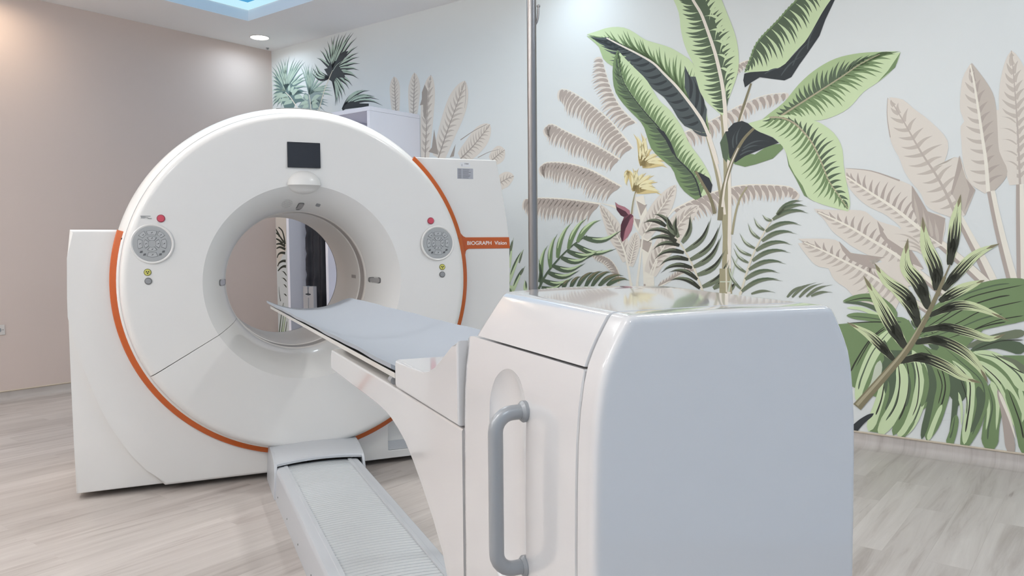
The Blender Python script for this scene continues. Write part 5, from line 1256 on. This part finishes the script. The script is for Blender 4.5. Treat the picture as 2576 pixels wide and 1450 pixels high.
def inset(prof, d, zmin):
    """Shrink the (x, z) outline by D towards its inside; its lowest points stay on ZMIN."""
    out = []
    n = len(prof)
    for i in range(n):
        a = Vector(prof[max(i - 1, 0)]); b = Vector(prof[min(i + 1, n - 1)])
        t = (b - a).normalized(); nn = Vector((t.y, -t.x))
        p = Vector(prof[i]) + nn * d
        out.append((p.x, max(p.y, zmin)))
    return out
# rear end cover, its face rounded into sides and top
bm = bmesh.new()
secs = []
for y, d in ((0.841, 0.003), (0.839, 0.0), (0.812, 0.0), (0.805, 0.0008), (0.801, 0.0024), (0.7985, 0.005), (0.7972, 0.0085), (0.7968, 0.013)):
    secs.append([(CX + x, y, z) for x, z in inset(FULL, d, 0.17)])
loft(bm, secs)
Tt('end_cover', bm, 'table_white', 40)
# rear column below the hood
COLP = [p for p in HALF if p[1] < 1.11] + [(0.2, 1.1222)]
COLF = [(-a, z) for a, z in COLP] + [(a, z) for a, z in COLP[::-1]]
bm = bmesh.new()
secs = []
for y, d in ((0.8442, 0.0025), (0.846, 0.0), (1.24, 0.0), (1.252, 0.002), (1.259, 0.006), (1.262, 0.012)):
    secs.append([(CX + x, y, min(z, 1.1222)) for x, z in inset(COLF, d, 0.17)])
loft(bm, secs)
co_ = Tt('rear_column', bm, 'table_white', 40)
bm = bmesh.new()     # the pocket behind the handle
ns, nr_ = 32, 20
rowsp = []
for i in range(nr_ + 1):
    e = -pi / 2 + pi * i / nr_
    zoff = 1.026 if e > 0 else 0.824
    rowsp.append([(0.4535 + 0.021 * cos(e) * cos(2 * pi * k / ns), 1.064 + 0.070 * cos(e) * sin(2 * pi * k / ns), zoff + 0.072 * sin(e)) for k in range(ns)])
mid_i = nr_ // 2
rowsp = rowsp[1:mid_i + 1] + [[(x, y, 1.026) for x, y, z in rowsp[mid_i]]] + rowsp[mid_i + 1:-1]
rv = [[bm.verts.new(Vector(p) - Vector(pt.location)) for p in r] for r in rowsp]
for A, B in zip(rv, rv[1:]):
    for k in range(ns): bm.faces.new((A[k], A[(k + 1) % ns], B[(k + 1) % ns], B[k]))
bm.faces.new(rv[0]); bm.faces.new(rv[-1])
cut(co_, bm)
# hood
HP = [(0.1985, 1.1252)] + [p for p in HALF if p[1] > 1.126]
HF = [(-a, z) for a, z in HP] + [(a, z) for a, z in HP[::-1][1:]]
def hood_back(x, z):
    base = 1.232 + 0.016 * (1 - (x / 0.2) ** 2)
    lean = 0.062 * ((z - 1.1255) / 0.076) * (abs(x) / 0.2) ** 1.5
    return base - lean
bm = bmesh.new()
secs = []
for u, d in ((-0.001, 0.003), (0.005, 0.0), (0.25, 0.0), (0.5, 0.0), (0.75, 0.0), (0.95, 0.0), (0.975, 0.002), (0.99, 0.005), (1.0, 0.011)):
    ins = inset(HF, d, 1.1252)
    secs.append([(CX + x, 0.8455 + (hood_back(x0, z0) - 0.8455) * u, z) for (x, z), (x0, z0) in zip(ins, HF)])
loft(bm, secs)
Tt('hood', bm, 'table_white', 40)
bm = bmesh.new(); box(bm, (CX - 0.185, 0.83, 0.2), (CX + 0.185, 1.268, 1.08)); Tt('core_frame', bm, 'edge_grey')
# grab handle
bm = bmesh.new()
hp = []
xo, yo = 0.411, 1.0
for a in range(0, 91, 15):      # upper bend
    hp.append((xo + 0.026 - 0.026 * sin(radians(a)), yo, 1.014 + 0.026 * cos(radians(a))))
hp = [(0.468, yo, 1.040), (0.447, yo, 1.040)] + hp
for a in range(0, 91, 15):
    hp.append((xo + 0.026 - 0.026 * cos(radians(a)), yo, 0.840 - 0.026 * sin(radians(a))))
hp += [(0.447, yo, 0.814), (0.468, yo, 0.814)]
tube(bm, hp, 0.0108, 20)
hn = Tt('grab_handle', bm, 'handle', 60)
for z in (1.040, 0.814):
    bm = bmesh.new(); disc(bm, (0.4605, yo, z), (-1, 0, 0), 0.0155, 0.012, 24, 0.004); Tt('boss', bm, 'handle', 40, hn)
# pedestal with the cantilever arm, and the cradle that holds the foot of the pallet
ped = [(1.272, 0.17), (1.272, 0.9555), (1.6, 0.9545), (2.49, 0.9465), (2.502, 0.935), (2.505, 0.892), (2.495, 0.8815), (2.2, 0.881), (2.0, 0.882), (1.88, 0.881), (1.80, 0.877), (1.757, 0.872), (1.70, 0.860), (1.641, 0.843), (1.581, 0.815), (1.52, 0.780), (1.448, 0.733), (1.390, 0.685), (1.345, 0.62), (1.318, 0.54), (1.305, 0.44), (1.30, 0.3), (1.30, 0.17)]
bm = bmesh.new()
def ped_sec(x, d):
    cy, cz = 1.75, 0.80
    out = []
    for y, z in ped:
        if z > 0.9: z = min(z, 0.9735 - 0.05 * (1 - (abs(x) / 0.2135) ** 2.2))
        out.append((CX + x, y + (d if y < 1.31 and z < 0.9 and y > 1.29 else 0) - (d if y > 2.3 else 0), z - (d if z > 0.9 else 0) + (d if z < 0.89 and z > 0.45 else 0)))
    return out
loft(bm, [ped_sec(-0.209, 0.006), ped_sec(-0.2085, 0.0035), ped_sec(-0.2065, 0.0012), ped_sec(-0.203, 0)] + [ped_sec(-0.19 + 0.02 * k, 0) for k in range(20)] + [ped_sec(0.203, 0), ped_sec(0.2065, 0.0012), ped_sec(0.2085, 0.0035), ped_sec(0.209, 0.006)])
Tt('pedestal_arm', bm, 'table_white', 28)
cr = [(1.272, 0.9605), (1.682, 0.9605), (1.690, 0.966), (1.690, 1.014), (1.684, 1.0225), (1.50, 1.0235), (1.470, 1.0255), (1.435, 1.033), (1.400, 1.0455), (1.365, 1.0625), (1.327, 1.083), (1.298, 1.0985), (1.272, 1.111)]
bm = bmesh.new(); prism(bm, cr, 'x', 0.4515, 0.8845, 0.006, 3); Tt('cradle', bm, 'table_white', 28)
# pallet: shallow carbon trough that carries the patient
def trough(u, sag): return -sag * (1 - abs(u) ** 2.2)
def pal_sections(bm, y0, y1, hw, zt, sag, th, tip, ny=60, nx=28, wave=0.0):
    up, dn = [], []
    for j in range(ny + 1):
        v = j / ny
        y = y0 + (y1 - y0) * v
        # the corners at the tip are rounded
        d = max(0.0, (y - (y1 - tip)) / tip)
        w = hw * (1 - 0.16 * d ** 3.0) if d > 0 else hw
        zz = zt + (-0.018 * v)
        ru, rd = [], []
        for k in range(nx + 1):
            u = -1 + 2 * k / nx
            dz = trough(u * w / hw, sag)
            yy = y + (0.05 * (u * u - 1) * 0 if d == 0 else 0)
            wv = wave * (sin(v * 23 + u * 2) + 0.6 * sin(v * 51 + 1.3)) * abs(u) ** 8
            ru.append(bm.verts.new((CX + u * w, yy, zz + dz + th + wv)))
            rd.append(bm.verts.new((CX + u * w * 0.997, yy, zz + dz + wv)))
        up.append(ru); dn.append(rd)
    for A, B in zip(up, up[1:]):
        for k in range(nx): bm.faces.new((A[k], A[k + 1], B[k + 1], B[k]))
    for A, B in zip(dn, dn[1:]):
        for k in range(nx): bm.faces.new((A[k + 1], A[k], B[k], B[k + 1]))
    for A, B in ((up[0], dn[0]), (dn[-1], up[-1])):
        for k in range(nx): bm.faces.new((A[k + 1], A[k], B[k], B[k + 1]))
    for j in range(ny):
        bm.faces.new((up[j][0], up[j + 1][0], dn[j + 1][0], dn[j][0]))
        bm.faces.new((up[j + 1][-1], up[j][-1], dn[j][-1], dn[j + 1][-1]))
bm = bmesh.new(); pal_sections(bm, 1.702, 4.20, 0.2135, 0.9775, 0.05, 0.013, 0.12)
Tt('pallet', bm, 'carbon', 40)
bm = bmesh.new(); tube(bm, [(0.4585, 1.72, 0.969), (0.4585, 1.745, 0.969)], 0.009, 12); Tt('pallet_pin', bm, 'grey')
pd = thing('table_pad', 'thin pale blue-grey vinyl pad lying along the scanner table top', 'mattress pad', (CX, 3.0, 0.99))
bm = bmesh.new(); pal_sections(bm, 1.706, 4.28, 0.221, 1.0000, 0.054, 0.011, 0.10, wave=0.0012)
finish('pad', bm, M['pad'], pd, 50)

# ------------------------------------------------------------------ render look
w_ = bpy.data.worlds.new('world'); scene.world = w_; w_.use_nodes = True
w_.node_tree.nodes['Background'].inputs[0].default_value = (0.5, 0.55, 0.6, 1)
w_.node_tree.nodes['Background'].inputs[1].default_value = 0.05
scene.view_settings.view_transform = 'Standard'
scene.view_settings.look = 'None'
scene.view_settings.exposure = 0.05
scene.view_settings.gamma = 1.0
scene.view_settings.use_curve_mapping = False
scene.cycles.max_bounces = 8
scene.cycles.diffuse_bounces = 5
scene.cycles.use_denoising = True
